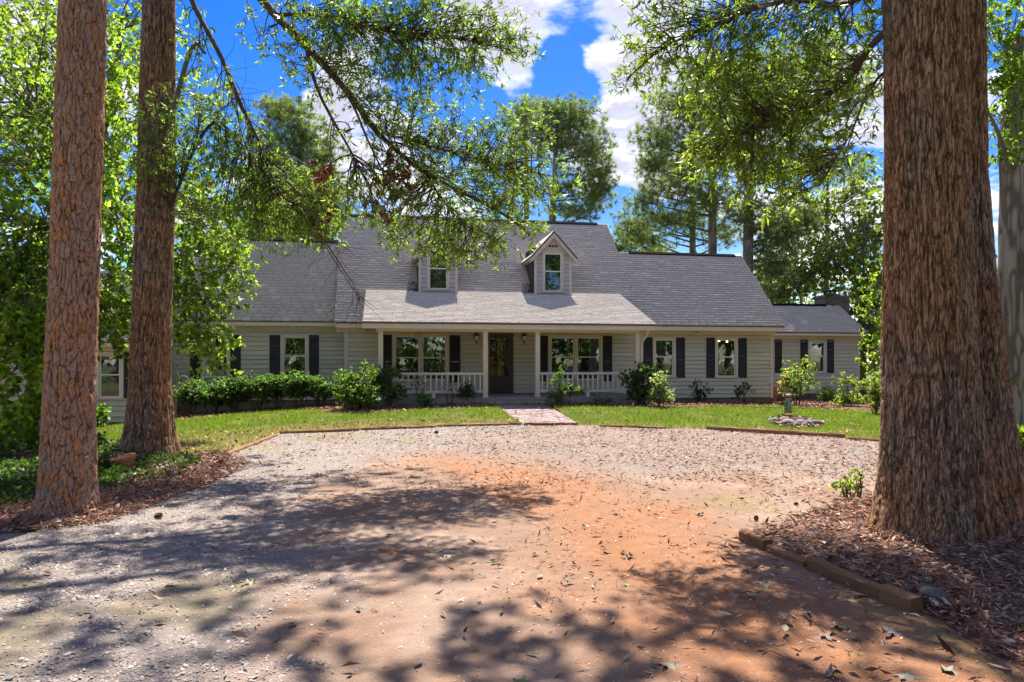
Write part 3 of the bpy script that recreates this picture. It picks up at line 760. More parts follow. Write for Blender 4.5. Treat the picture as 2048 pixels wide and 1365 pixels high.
# step of rough stones at the porch edge
st_ = MB(); st_.box(PU[1] - .25, PU[2] + .3, -3.02, -2.725, -.05, .22); step = st_.build('porch_step', M['concrete'], house)
u = PU[1] - .24
while u < PU[2] + .2:
    wd = random.uniform(.14, .26); b = MB(); h = random.uniform(.08, .12)
    b.box(u, u + wd - .015, -3.06 + random.uniform(-.02, .02), -2.74, .215, .215 + h); b.build('stone', M['step'], step, .025); u += wd
# downspout
sp = [W(1277, 655, -2.7), W(1277, 670, -2.6)]
us = 4.20
dsp = MB(); dsp.tube([(us + .10, -2.74, 2.50), (us + .10, -2.70, 2.38), (us - .02, -2.58, 2.16), (us - .03, -2.56, 2.0), (us - .03, -2.56, .5), (us - .03, -2.66, .35)], .042, 8)
dsp.build('downspout', M['trim'], house, smooth_=True)

# dormers
def dormer(uc, x_trim, y_trim, gy):
    hw, vf, zb, ze, za = .675, .5, 3.84, 5.40, 6.14
    b = MB(); b.prism_u([(vf, zb - .25), (vf, ze + .02), (2.32, ze + .02), (.55, zb - .25)], uc - hw + .03, uc - hw + .05)
    b.prism_u([(vf, zb - .25), (vf, ze + .02), (2.32, ze + .02), (.55, zb - .25)], uc + hw - .05, uc + hw - .03)
    b.prism_v([(uc - hw + .03, ze), (uc + hw - .03, ze), (uc, za - .14)], vf + .001, vf + .05)
    dm = b.build('dormer', M['wallback'], house)
    win, r = window(x_trim[0], x_trim[1], y_trim[0], y_trim[1], vf, 1, .075, gy, tm='dtrim')
    win.parent = house
    hole = HOLES[-1][:4]
    for q_ in minus((uc - hw + .051, uc + hw - .051, zb - .1, ze), [hole]): MB().box(q_[0], q_[1], vf + .002, vf + .04, q_[2], q_[3]).build('sheathing', M['wallback'], dm)
    z = zb - .06
    while z < ze - .02:
        zt = min(z + .152, ze)
        for u0, u1, a, c_ in minus((uc - hw + .02, uc + hw - .02, z, zt), [hole]):
            MB().prism_u([(vf - .02, a + .012), (vf, a + .012), (vf, c_), (vf - .006, c_)], u0 + .001, u1 - .001).build('siding_board', M['dformer'], dm)
        ve0, ve1 = (z - 3.24) / SL + .02, (zt - 3.24) / SL + .02
        for sg in (-1, 1):
            ub = uc + sg * (hw - .03); lo = ub + sg * .020; hi = ub + sg * .006
            vs = [(ub, vf, z + .012), (lo, vf, z + .012), (hi, vf, zt), (ub, vf, zt), (ub, ve0, z + .012), (lo, ve0, z + .012), (hi, ve1, zt), (ub, ve1, zt)]
            MB().add(vs, [(0, 1, 2, 3), (7, 6, 5, 4), (0, 4, 5, 1), (1, 5, 6, 2), (2, 6, 7, 3), (3, 7, 4, 0)]).build('siding_board', M['dformer'], dm)
        z = zt
    cb = MB()
    for sg in (-1, 1): cb.box(uc + sg * (hw - .045) - .045, uc + sg * (hw - .045) + .045, vf - .034, vf + .02, zb - .06, ze)
    cb.box(uc - hw + .091, uc + hw - .091, vf - .032, vf - .001, zb - .06, zb + .03); cb.box(uc - hw, uc + hw, vf - .03, vf - .002, ze - .0, ze + .10)
    cb.build('corner_board', M['dtrim'], dm, .004)
    gp = MB(); gp.prism_v([(uc - hw + .03, ze + .101), (uc + hw - .03, ze + .101), (uc, za - .10)], vf - .022, vf); gp.build('gable_panel', M['dtrim'], dm)
    k = (za - ze) / hw
    ew = hw + .17; zl = za - k * ew
    r_ = MB(); t = .07
    r_.prism_v([(uc - ew, zl), (uc - ew, zl - t), (uc, za - t), (uc + ew, zl - t), (uc + ew, zl), (uc, za)], vf - .20, 3.05)
    rf = r_.build('dormer_roof', M['rakeedge'], dm)
    s_ = MB(); s_.prism_v([(uc - ew - .015, zl + .004), (uc - ew - .015, zl - .012), (uc, za + .004), (uc + ew + .015, zl - .012), (uc + ew + .015, zl + .004), (uc, za + .022)], vf - .215, 3.06)
    s_.build('roof_covering', M['dshing'], rf)
    rb = MB(); h = .17
    for sg in (-1, 1):
        pr = [(uc, za - t - .002), (uc, za - t - h), (uc + sg * ew, zl - t - h + .03), (uc + sg * ew, zl - t - .002)]
        rb.prism_v(pr if sg < 0 else pr[::-1], vf - .19, vf - .155)
    for sg in (-1, 1):
        pr = [(uc + sg * (hw + .002), zl - t - .03), (uc + sg * ew, zl - t - .03), (uc + sg * ew, zl - t - .002), (uc + sg * (hw + .002), zl - t - .002 + k * (ew - hw))]
        rb.prism_v(pr if sg > 0 else pr[::-1], vf - .154, 2.2)
    rb.build('rake_trim', M['dtrim'], dm, .003)
    for i in (-1, 0, 1): MB().box(uc + i * .115 - .045, uc + i * .115 + .045, vf - .03, vf - .019, 5.585, 5.665).build('vent', M['roomvent'], dm)
M['dshing'] = plain('dormer_shingle', (.50, .44, .37), .93, .35, 22, .4, 80, .15)
M['roomvent'] = plain('vent_screen', (.09, .07, .06), .8)
dormer(1.985, (1083.7, 1127), (502.6, 586), 543.3)
dormer(-2.085, (853.5, 899), (496, 581.5), 537.5)
# chimney behind the far wing
cu0, cz0 = W(1641, 600, 6.0); cu1, cz1 = W(1691, 591, 6.0)
ch = MB(); ch.box(cu0, cu1, 5.7, 6.5, 2.0, cz1 - .16); ch.box(cu0 - .05, cu1 + .05, 5.65, 6.55, cz1 - .16, cz1 - .04); chim = ch.build('chimney', M['chimney'], house, .01)
cp = MB(); cmid = (cu0 + cu1) / 2
cp.box(cmid - .28, cmid + .28, 5.85, 6.35, cz1 - .04, cz1 + .02)
for a in (-.24, .24):
    for b_ in (5.9, 6.3): cp.box(cmid + a - .02, cmid + a + .02, b_ - .02, b_ + .02, cz1 + .02, cz1 + .17)
cp.box(cmid - .34, cmid + .34, 5.78, 6.42, cz1 + .17, cz1 + .22); cp.build('chimney_cap', M['metalcap'], chim)

# wall lanterns, floodlights
def hpt(px, py, v):
    u_, z_ = W(px, py, v); x, y = to_world(u_, v); return (x, y, z_)
def lantern(px, py, label):
    t = empty('wall_lantern', hpt(px, py, -.02), A10, label, 'lantern', 'lanterns beside the front door')
    b = MB(); b.box(-.05, .05, -.012, -.001, -.06, .10); b.tube([(0, -.01, .06), (0, -.07, .12), (0, -.12, .10)], .012, 6); b.build('bracket', M['iron'], t)
    MB().lathe([(.075, .02), (.095, .025), (.10, .04), (.05, .10), (.02, .115), (.001, .14)], 0, -.12, 8).build('cap', M['iron'], t)
    g = MB(); g.lathe([(.055, -.15), (.078, .02)], 0, -.12, 8); g.build('lamp_glass', M['lampglass'], t)
    c_ = MB(); c_.lathe([(.001, -.27), (.018, -.24), (.012, -.20), (.045, -.165), (.06, -.15), (.001, -.149)], 0, -.12, 8)
    for k in range(4):
        a = math.pi / 4 + k * math.pi / 2
        c_.tube([(.062 * math.cos(a), -.12 + .062 * math.sin(a), -.15), (.084 * math.cos(a), -.12 + .084 * math.sin(a), .02)], .008, 4)
    c_.build('cage', M['iron'], t)
lantern(952.5, 674, 'black wall lantern left of the front door by the shuttered window')
lantern(1047.5, 674, 'black wall lantern right of the front door beside the porch post')
def flood(px, py, v, label):
    t = empty('floodlight', hpt(px, py, v - .036), A10, label, 'floodlight', 'floodlights under the eaves')
    MB().box(-.10, .10, -.03, 0, -.07, .05).build('base_plate', M['white'], t, .01)
    for k in (-1, 1):
        b = MB(); b.tube([(k * .055, -.03, 0), (k * .06, -.10, -.02), (k * .065, -.17, -.04)], [.03, .04, .055], 8); b.build('lamp_head', M['white'], t, smooth_=True)
flood(508, 653, VL, 'white twin floodlight under the left eave above the shuttered windows')
flood(1393, 667.5, VR, 'white twin floodlight under the right eave between two windows')
# cords hanging from the porch beam
t = empty('hanging_cord', hpt(838, 662, -2.38), A10, 'thin dark cords hanging from the porch beam in front of the paired window', 'cord')
b = MB()
for a, c_, L in ((-.10, -.10, .55), (-.05, -.05, .30), (.0, -.02, .85), (.04, .22, 1.25)): b.tube([(a, 0, 0), (a + (c_ - a) * .5, .01, -L * .5), (c_, .0, -L)], .007, 4)
b.build('strand', M['twig'], t)
# ------------------------------------------------------------------ vegetation toolkit
LEAFK = 2.25
def tubes(curves, r0, r1, sides=3):
    """curves (M,K,3), radii r0 -> r1 (arrays M) : one set of thin tapered tubes"""
    M_, K, _ = curves.shape
    d = norm(np.gradient(curves, axis=1))
    ref = np.where(np.abs(d[..., 2:3]) < .9, np.array((0, 0, 1.0)), np.array((1.0, 0, 0)))
    a = norm(np.cross(d, ref)); b = np.cross(d, a)
    t = np.linspace(0, 1, K)[None, :, None]
    r = (np.asarray(r0).reshape(-1, 1, 1) * (1 - t) + np.asarray(r1).reshape(-1, 1, 1) * t)
    ang = np.arange(sides) * 2 * np.pi / sides
    V = curves[:, :, None, :] + r[..., None] * (a[:, :, None, :] * np.cos(ang)[None, None, :, None] + b[:, :, None, :] * np.sin(ang)[None, None, :, None])
    base = (np.arange(M_)[:, None, None] * K + np.arange(K - 1)[None, :, None]) * sides
    k = np.arange(sides)[None, None, :]; k2 = (k + 1) % sides
    Fq = np.stack([base + k, base + k2, base + sides + k2, base + sides + k], -1).reshape(-1, 4)
    return V.reshape(-1, 3), Fq
def curve_pts(p0, p1, K, sag, rng, wob=.06):
    """curved links from p0 to p1 (M,3)"""
    L = np.linalg.norm(p1 - p0, axis=1, keepdims=True)
    t = np.linspace(0, 1, K)[None, :, None]
    mid = (p0 + p1) / 2 + rng.normal(0, 1, p0.shape) * L * wob + np.array((0, 0, 1)) * L * sag
    return (1 - t) ** 2 * p0[:, None] + 2 * t * (1 - t) * mid[:, None] + t * t * p1[:, None]
def leaf_geo(P, D, L, Wd, rng, fold=.18, curl=.15):
    """diamond leaves, 4 corners each"""
    n = len(P); D = norm(D)
    s = norm(np.cross(D, rng.normal(0, 1, (n, 3)))); nn = np.cross(s, D)
    L = np.broadcast_to(np.asarray(L, float).reshape(-1, 1), (n, 1)); Wd = np.broadcast_to(np.asarray(Wd, float).reshape(-1, 1), (n, 1))
    m = P + D * L * .45 + nn * Wd * fold
    V = np.stack([P, m + s * Wd * .5, P + D * L - nn * L * curl, m - s * Wd * .5], 1).reshape(-1, 3)
    return V, np.arange(4 * n).reshape(n, 4)
def leaf_cols(n, base, rng, bright=.35, yellow=.25, odd=0.0, oddc=(.20, .09, .03)):
    b = np.exp(rng.normal(0, bright, (n, 1)))
    y = rng.random((n, 1)) ** 2 * yellow
    c = np.array(base)[None] * b
    c = c * (1 - y) + y * np.array((base[0] * 2.6, base[1] * 1.7, base[2] * 1.0))[None]
    if odd: c = np.where(rng.random((n, 1)) < odd, np.array(oddc)[None] * b, c)
    return np.repeat(np.clip(c, .003, .6), 4, 0)
def in_ell(c, r, n, rng, shell=.5):
    d = norm(rng.normal(0, 1, (n, 3))); rad = rng.random((n, 1)) ** (shell / 1.5)
    return np.asarray(c)[None] + d * rad * np.asarray(r)[None]
def densify(pl, step=.15):
    out = []
    for a, b in zip(pl[:-1], pl[1:]):
        a, b = np.asarray(a, float), np.asarray(b, float); k = max(1, int(np.linalg.norm(b - a) / step))
        out += [a + (b - a) * i / k for i in range(k)]
    return np.array(out + [np.asarray(pl[-1], float)])
def smooth_line(pl, K):
    """Catmull-Rom through the points"""
    p = np.array(pl, float); p = np.vstack([2 * p[0] - p[1], p, 2 * p[-1] - p[-2]]); n = len(p) - 3
    out = []
    for t in np.linspace(0, n - 1e-6, K):
        i = int(t); f = t - i; a, b, c_, d = p[i:i + 4]
        out.append(.5 * (2 * b + (c_ - a) * f + (2 * a - 5 * b + 4 * c_ - d) * f * f + (3 * b - a - 3 * c_ + d) * f ** 3))
    return np.array(out)
def nearest(Pq, Pr):
    out = np.empty(len(Pq), int)
    for i in range(0, len(Pq), 400):
        out[i:i + 400] = np.argmin(((Pq[i:i + 400, None] - Pr[None]) ** 2).sum(-1), 1)
    return out

def limb_obj(name, pl, r0, r1, parent, mat, K=26, sides=8, org=(0, 0, 0)):
    c_ = smooth_line(pl, K)
    rr = r0 + (r1 - r0) * np.linspace(0, 1, K) ** .8
    b = MB(); b.tube([tuple(p - np.asarray(org)) for p in c_], list(rr), sides, True)
    return b.build(name, mat, parent, smooth_=True), c_

def sprays(parent, org, anchors, blobs, rng, leafL, leafW, base, mat, twigmat, per=16, bundle=10, tw=.006, droop=.25, bright=.35, yellow=.3, odd=0.0,
           tl=.45, names=('branches', 'crown'), sides=3, whorl=True, oddc=(.20, .09, .03), show=1):
    """blobs: (centre, radii, n_twigs). Branches run from the nearest anchor point to sub-centres, twigs from these to tips; leaves clothe the twigs."""
    org = np.asarray(org, float); A = np.asarray(anchors)
    tips, subs = [], []
    for c_, r, n in blobs:
        t = in_ell(c_, r, n, rng); tips.append(t); k = max(2, n // bundle)
        subs.append(in_ell(c_, np.asarray(r) * .75, k, rng, .8))
    tips = np.vstack(tips); subs = np.vstack(subs)
    Vs, Fs = [], []; off_ = 0
    i0 = nearest(subs, A); back_ = np.maximum(i0 - rng.integers(0, 7, len(i0)), 0)      # branches leave the limb further in, at a slant
    ok = np.linalg.norm(A[back_] - A[i0], axis=1) < 1.3; i0 = np.where(ok, back_, i0)
    bc = curve_pts(A[i0], subs, 8, .10, rng, .14)
    V, Q = tubes(bc, np.full(len(subs), tw * 2.6), np.full(len(subs), tw * 1.1), sides); Vs.append(V); Fs.append(Q + off_); off_ += len(V)
    pool = bc[:, 2:].reshape(-1, 3)
    i1 = nearest(tips, pool); i1 = np.maximum(i1 - rng.integers(0, 3, len(i1)), i1 // 6 * 6); p0 = pool[i1]; d = tips - p0; L = np.linalg.norm(d, axis=1, keepdims=True)
    tips = p0 + d * np.minimum(1, tl * 3 / np.maximum(L, 1e-6)) if tl else tips
    tips = tips + rng.normal(0, .05, tips.shape) * tl / .3
    tc = curve_pts(p0, tips, 6, .05, rng, .17)
    tc[:, :, 2] -= (np.linspace(0, 1, 6) ** 2)[None] * droop * .25 * L
    hv = tc[::show]; V, Q = tubes(hv, np.full(len(hv), tw), np.full(len(hv), tw * .35), 3); Vs.append(V); Fs.append(Q + off_)
    tag(link_mesh(names[0], np_mesh(names[0], np.vstack(Vs) - org, [np.vstack(Fs)]), twigmat, parent), kind='stuff')
    n = len(tips); u = rng.random((n, per)) ** .6 * .72 + .28
    if whorl: u[:, : per // 2] = 1 - .08 * rng.random((n, per // 2))
    f = u * 5; i = np.minimum(f.astype(int), 4); fr = (f - i)[..., None]
    ar = np.arange(n)[:, None]
    P = tc[ar, i] * (1 - fr) + tc[ar, i + 1] * fr
    T = norm(tc[ar, i + 1] - tc[ar, i])
    D = T * .55 + norm(rng.normal(0, 1, P.shape)) * .8 + np.array((0, 0, -1)) * droop
    P = P.reshape(-1, 3); D = D.reshape(-1, 3); m = len(P)
    sc = np.exp(rng.normal(0, .22, m))
    V, Q = leaf_geo(P, D, leafL * sc, leafW * sc, rng)
    # whole twigs share a tone, so that clumps read light and dark by age of growth
    tone = np.repeat(np.repeat(np.exp(rng.normal(0, .14, n)), per), 4)[:, None]
    be = np.array(base) * LEAFK; be = be * min(1, .21 / be[1])
    cc = leaf_cols(m, be, rng, bright, yellow, odd, oddc) * tone
    o = link_mesh(names[1], np_mesh(names[1], V - org, [Q], np.clip(cc, .003, .7)), mat, parent)
    return o

def needles(parent, org, anchors, blobs, rng, L, wd, base, per=16, tw=.02, twigmat='twig_grey'):
    org = np.asarray(org, float); A = np.asarray(anchors)
    pts = np.vstack([in_ell(c_, r, n, rng, .9) for c_, r, n in blobs])
    subs = np.vstack([in_ell(c_, np.asarray(r) * .8, max(2, n // 26), rng, .8) for c_, r, n in blobs])
    i0 = nearest(subs, A); bc = curve_pts(A[i0], subs, 5, -.06, rng, .08)
    V1, Q1 = tubes(bc, np.full(len(subs), tw * 2.4), np.full(len(subs), tw * .8), 3)
    pool = bc[:, 2:].reshape(-1, 3); i1 = nearest(pts, pool); d = pts - pool[i1]; l = np.linalg.norm(d, axis=1, keepdims=True)
    pts = pool[i1] + d * np.minimum(1, 1.3 / np.maximum(l, 1e-6))
    tc = curve_pts(pool[i1], pts, 3, .08, rng, .1); hv = tc[::2]
    V2, Q2 = tubes(hv, np.full(len(hv), tw * .7), np.full(len(hv), tw * .3), 3)
    tag(link_mesh('branches', np_mesh('branches', np.vstack([V1, V2]) - org, [np.vstack([Q1, Q2 + len(V1)])]), M[twigmat], parent), kind='stuff')
    n = len(pts); D0 = norm(tc[:, -1] - tc[:, -2] + np.array((0, 0, .3)))
    D = norm(D0[:, None] * .55 + norm(rng.normal(0, 1, (n, per, 3)))).reshape(-1, 3)
    P = np.repeat(pts, per, 0) + D * .02; m = len(P)
    s = norm(np.cross(D, rng.normal(0, 1, (m, 3)))) * wd; LL = (L * np.exp(rng.normal(0, .2, m)))[:, None]
    V = np.stack([P - s, P + s, P + D * LL - np.array((0, 0, .05)) * LL], 1).reshape(-1, 3)
    tone = np.exp(rng.normal(0, .3, n)); cc = np.repeat(np.repeat(tone, per), 3)[:, None] * np.array(base)[None] * LEAFK * np.repeat(np.exp(rng.normal(0, .2, m)), 3)[:, None]
    yel = np.repeat(np.repeat(rng.random(n) ** 3, per), 3)[:, None] * .6
    cc = cc * (1 - yel) + yel * np.array((.13, .11, .03))
    link_mesh('crown', np_mesh('crown', V - org, [np.arange(3 * m).reshape(-1, 3)], np.clip(cc, .003, .5)), M['needle'], parent)

def trunk_mesh(line, radii, cols, rows, kind, rng, flare=(.0, .6, 5), z0=-.15, top=None):
    """line: list of (x,y,z) relative to base; returns mesh with real bark relief and a colour per vertex"""
    line = np.array(line, float); h = np.linspace(0, 1, rows) ** 1.15
    zz = z0 + (line[-1, 2] - z0) * h
    cxl = np.interp(zz, line[:, 2], line[:, 0]); cyl = np.interp(zz, line[:, 2], line[:, 1]); rr = np.interp(zz, line[:, 2], radii)
    th = np.linspace(0, 2 * np.pi, cols, endpoint=False); th = th - .55 * np.sin(th) - np.pi / 2 + math.atan2(1, 5) * 0      # finer where the bark is seen close
    TH, Z = np.meshgrid(th, zz); Rr = rr[:, None]
    fa, fh, fn = flare; ph = rng.random() * 6
    lob = (1 + .30 * np.cos(fn * TH + ph) + .2 * np.cos((fn + 2) * TH + 2.1 * ph))
    R = Rr * (1 + fa * np.exp(-np.maximum(Z, 0) / fh) * lob)
    R = R * (1 + .05 * (fbm(np.cos(TH) * 1.2 + 4, np.sin(TH) * 1.2, Z * .7, 3) - .5) * 2)
    X3, Y3 = np.cos(TH) * Rr, np.sin(TH) * Rr; sd_ = rng.random() * 50
    big_ = fbm(X3 * 2.2 + sd_, Y3 * 2.2, Z * .9, 3)
    fine = fbm(X3 * 45 + sd_, Y3 * 45, Z * 22, 3)
    if kind == 'oak':
        wx = (fbm(X3 * 9, Y3 * 9, Z * 5 + sd_, 3) - .5) * .9
        n = vnoise(X3 * 40 + wx * 2 + sd_, Y3 * 40 + wx * 2, Z * 5.0 + wx)
        n2 = vnoise(X3 * 62 + sd_, Y3 * 62 + 7, Z * 15 + wx)
        crk = np.minimum(np.abs(2 * n - 1) * 3.2, 1) * np.minimum(np.abs(2 * n2 - 1) * 3.2 + .35, 1)
        crk = crk ** .7
        kn = 0
        for _ in range(9):
            kt, kz = rng.random() * 6.28, .5 + rng.random() * 5; dk = np.hypot((np.mod(TH - kt + np.pi, 2 * np.pi) - np.pi) * Rr, (Z - kz) * .8); kn = kn + (.022 * np.exp(-(dk / .085) ** 2) - .030 * np.exp(-(dk / .03) ** 2)) * (.5 + rng.random())
        disp = kn + .017 * (crk - 1) + .008 * (fine - .5) + .01 * (big_ - .5)
        pl_ = np.array((.45, .25, .13)); gr = np.array((.36, .255, .17)); red = np.array((.45, .235, .115)); ck = np.array((.085, .045, .026))
        col_ = lerp3(pl_, gr, smooth((big_ - .45) * 5)); col_ = lerp3(col_, red, smooth((fbm(X3 * 6 + 9, Y3 * 6, Z * 3, 3) - .5) * 6) * .6)
        lich = smooth((vnoise(X3 * 26 + 31, Y3 * 26, Z * 22) - .86) * 14) * smooth((big_ - .4) * 6)
        col_ = lerp3(col_, np.array((.42, .42, .38)), lich * .6)
        col_ = lerp3(np.broadcast_to(ck, col_.shape), col_, np.clip(crk * 1.15, 0, 1)) * (.75 + .5 * fine)[..., None]
    elif kind == 'pine':
        s = TH * np.interp(zz, line[:, 2], radii).mean(); circ = 2 * np.pi * np.mean(radii)
        wy = (fbm(X3 * 10, Y3 * 10, Z * 6 + sd_, 4) - .5) * .22
        nc = int(round(circ / .062)); cw = circ / nc; chh = .125
        gx, gy = (s + (fbm(X3 * 16 + 5, Y3 * 16, Z * 14 + sd_, 3) - .5) * .05) / cw, (Z + wy) / chh
        T2 = rng.random((nc, 256, 3)).astype(np.float32)
        f1 = np.full(gx.shape, 9.0); f2 = np.full(gx.shape, 9.0); cid = np.zeros(gx.shape)
        ix, iy = np.floor(gx).astype(int), np.floor(gy).astype(int)
        for dx in (-1, 0, 1):
            for dy in (-1, 0, 1):
                a, b_ = (ix + dx) % nc, (iy + dy) & 255
                ox = ix + dx - .1 + 1.2 * T2[a, b_, 0] + .5 * ((iy + dy) & 1) - .25; oy = iy + dy + .05 + .9 * T2[a, b_, 1]
                dd = np.hypot(gx - ox, (gy - oy) * .5)
                nw = dd < f1; f2 = np.where(nw, f1, np.minimum(f2, dd)); cid = np.where(nw, T2[a, b_, 2], cid); f1 = np.minimum(f1, dd)
        e = np.clip((f2 - f1) * 6.5, 0, 1) * np.clip(.55 + 1.2 * fine, 0, 1)
        lay = vnoise(X3 * 30 + cid * 40, Y3 * 30, Z * 16); lay2 = np.floor(lay * 4 + cid * 3) % 3 / 3
        disp = .013 * (smooth(e) - 1) + .012 * (cid - .5) * e + .005 * lay2 + .005 * (fine - .5)
        pa, pb_, pc = np.array((.45, .24, .15)), np.array((.52, .24, .105)), np.array((.37, .285, .235))
        col_ = lerp3(pa, pb_, smooth((big_ * .7 + cid * .5 - .50) * 3.5)); col_ = lerp3(col_, pc, smooth((lay - .45) * 4) * .6)
        col_ = lerp3(np.broadcast_to(np.array((.10, .06, .045)), col_.shape), col_, smooth(e * 1.8)) * (.8 + .4 * fine)[..., None]
        lich = smooth((vnoise(X3 * 14 + 3, Y3 * 14, Z * 12) - .6) * 6) * np.exp(-np.maximum(Z, 0) / .25)
        col_ = lerp3(col_, np.array((.36, .38, .33)), lich * .7)
    else:
        crk = smooth(np.abs(2 * vnoise(X3 * 12 + sd_, Y3 * 12, Z * 2) - 1) * 2)
        disp = .012 * (crk - 1) + .006 * (fine - .5)
        col_ = lerp3(np.array((.13, .10, .075)), np.array((.32, .27, .205)), crk) * (.7 + .6 * big_)[..., None]
    R = R + disp
    V = np.stack([cxl[:, None] + R * np.cos(TH), cyl[:, None] + R * np.sin(TH), Z], -1).reshape(-1, 3)
    ii = np.arange(rows * cols).reshape(rows, cols); jj = np.roll(ii, -1, 1)
    Q = np.stack([ii[:-1], jj[:-1], jj[1:], ii[1:]], -1).reshape(-1, 4)
    return np_mesh('trunk', V, [Q], col_.reshape(-1, 3), True)
def lerp3(a, b, t): return a + (np.asarray(b) - a) * t[..., None]
R_ = lambda s: np.random.default_rng(s)
def pxr(px_r, Y): return px_r / F * Y

# ------------------------------------------------------------------ big double oak, right foreground
ob = np.array((3.74, 6.15, float(gz(3.74, 6.15))))
oak = empty('oak_tree', ob, 0, 'massive double trunked oak in the right foreground with deeply furrowed brown bark', 'tree')
link_mesh('trunk', trunk_mesh([(-.13, -.05, -.2), (-.155, 0, 1.5), (-.165, .02, 3), (-.165, .05, 6), (-.17, .1, 8.5)], [.40, .36, .332, .318, .28], 200, 430, 'oak', R_(1), (.34, .42, 5)), M['bark_oak'], oak)
link_mesh('trunk', trunk_mesh([(.46, .30, -.2), (.46, .36, 1.2), (.44, .42, 2.2), (.41, .46, 3.2), (.41, .48, 6), (.45, .6, 8.5)], [.34, .28, .235, .215, .205, .18], 130, 380, 'oak', R_(2), (.50, .36, 4)), M['bark_oak'], oak)
ow = lambda px, py, Y: at(px, py, Y)
top = ob + np.array((-.09, .07, 8.2))
lm = []
for i, (pl, r0, r1) in enumerate((
    ([ob + (-.3, 0, 4.5), ow(1740, 95, 6.5), ow(1690, 165, 6.8), ow(1590, 225, 7.1), ow(1490, 262, 7.4), ow(1395, 318, 7.8)], .040, .010),
    ([ob + (-.3, 0, 5.0), ow(1700, 5, 6.6), ow(1580, 0, 7.0), ow(1450, 40, 7.3), ow(1330, 95, 7.6), ow(1262, 150, 7.8)], .035, .008),
    ([ob + (-.3, 0, 4.1), ow(1745, 170, 6.5), ow(1700, 270, 6.7), ow(1640, 370, 7.0)], .018, .004),
    ([ob + (-.2, .1, 7.2), ob + (-1.2, 1.2, 8.6), ob + (-2.4, 2.4, 9.6), ob + (-3.8, 3.0, 10.1)], .16, .05),
    ([ob + (-.1, .1, 7.5), ob + (-.8, 1.6, 9.2), ob + (-2.0, 3.4, 10.2)], .14, .05),
    ([ob + (-.1, -.1, 7.0), ob + (-.8, 1.0, 8.8), ob + (-.6, 2.8, 9.9)], .14, .05),
    ([ob + (.4, .3, 7.0), ob + (1.8, .8, 9.0), ob + (3.2, 1.5, 10.2)], .14, .05))):
    lm.append(limb_obj('limb', [p for p in pl], r0, r1, oak, M['twig'], org=ob)[1])
def bl(px, py, rx, ry, Y, n, dz=.45): return (at(px, py, Y), (pxr(rx * 1.22, Y), dz * 1.3, pxr(ry * 1.2, Y)), int(n * .9) + 1)
near = [bl(1640, 130, 90, 80, 7.0, 90), bl(1450, 200, 90, 70, 7.5, 90), bl(1650, 300, 80, 60, 7.0, 60), bl(1330, 60, 80, 75, 7.5, 120), bl(1240, 165, 26, 20, 7.8, 12, .15), bl(1290, 130, 45, 50, 7.7, 45), bl(1440, 70, 90, 95, 7.4, 190), bl(1560, 60, 100, 90, 7.1, 190), bl(1690, 40, 70, 60, 6.8, 80), bl(1400, 150, 60, 60, 7.5, 70),
        bl(1520, 200, 90, 50, 7.3, 130), bl(1610, 240, 70, 60, 7.1, 110), bl(1440, 290, 60, 45, 7.7, 110), bl(1510, 310, 90, 60, 7.5, 170), bl(1600, 330, 65, 55, 7.2, 90), bl(1420, 330, 50, 30, 7.8, 50), bl(1700, 200, 55, 70, 6.8, 50),
        bl(1560, 400, 60, 40, 7.4, 45), bl(1700, 100, 60, 60, 6.8, 50), bl(1490, 380, 40, 35, 7.6, 26), bl(1330, 20, 40, 40, 7.5, 40)]
SHD = lambda gx, gy, z: np.array((gx + .073 * z, gy + .596 * z, z))       # where foliage at height z must hang to shade the ground at (gx, gy)
high = [(SHD(gx, gy, z), (r * 1.1, r, .8), int(n * .6)) for gx, gy, z, r, n in ((.3, 3.5, 10, 1.1, 90), (1.3, 3.6, 10.2, 1.0, 70), (2.3, 4.4, 10, 1.1, 70), (-.9, 3.0, 10.2, 1.1, 70), (3.4, 3.6, 10.4, 1.2, 80), (.8, 2.0, 9.6, 1.2, 60), (4.6, 5.2, 10, 1.2, 60))]
near = [(c_, r, int(n * .78) + 1) for c_, r, n in near]
sprays(oak, ob, densify(np.vstack([l for l in lm[:3]]), .08) if False else np.vstack(lm[:3]), near, R_(3), .080, .0175, (.068, .098, .020), M['leaf'], M['twig'], 10, 5, .004, .22, .30, .35, .006)
sprays(oak, ob, np.vstack(lm[3:]), high, R_(4), .14, .05, (.055, .09, .022), M['leaf'], M['twig'], 20, 10, .008, .2, show=3)
# small knots of a dead twig fan right of the trunk
# ------------------------------------------------------------------ left pine, left oak
pb = np.array((-4.345, 7.05, 0.0))
pine = empty('pine_tree', pb, 0, 'straight pine trunk with plated orange and grey bark in the left foreground', 'tree', None)
link_mesh('trunk', trunk_mesh([(-.06, 0, -.2), (-.04, 0, 0), (-.02, 0, 1), (.04, 0, 2.5), (.12, 0, 5.2), (.2, 0, 9)], [.26, .25, .228, .218, .202, .19], 180, 600, 'pine', R_(5), (.24, .16, 6)), M['bark_pine'], pine)
pl_ = [limb_obj('limb', [pb + (.2, 0, 8.6), pb + (a * .8, b_ * .8, 10), pb + (a * 1.8, b_ * 1.8, 10.8)], .08, .03, pine, M['twig'], org=pb)[1] for a, b_ in ((1, .4), (-1, .5), (.2, 1.2), (-.3, -1))]
needles(pine, pb, np.vstack(pl_), [(pb + np.array((0, 0, 11.0)), (2.0, 2.0, 1.0), 260)], R_(6), .22, .006, (.05, .08, .03), 14)

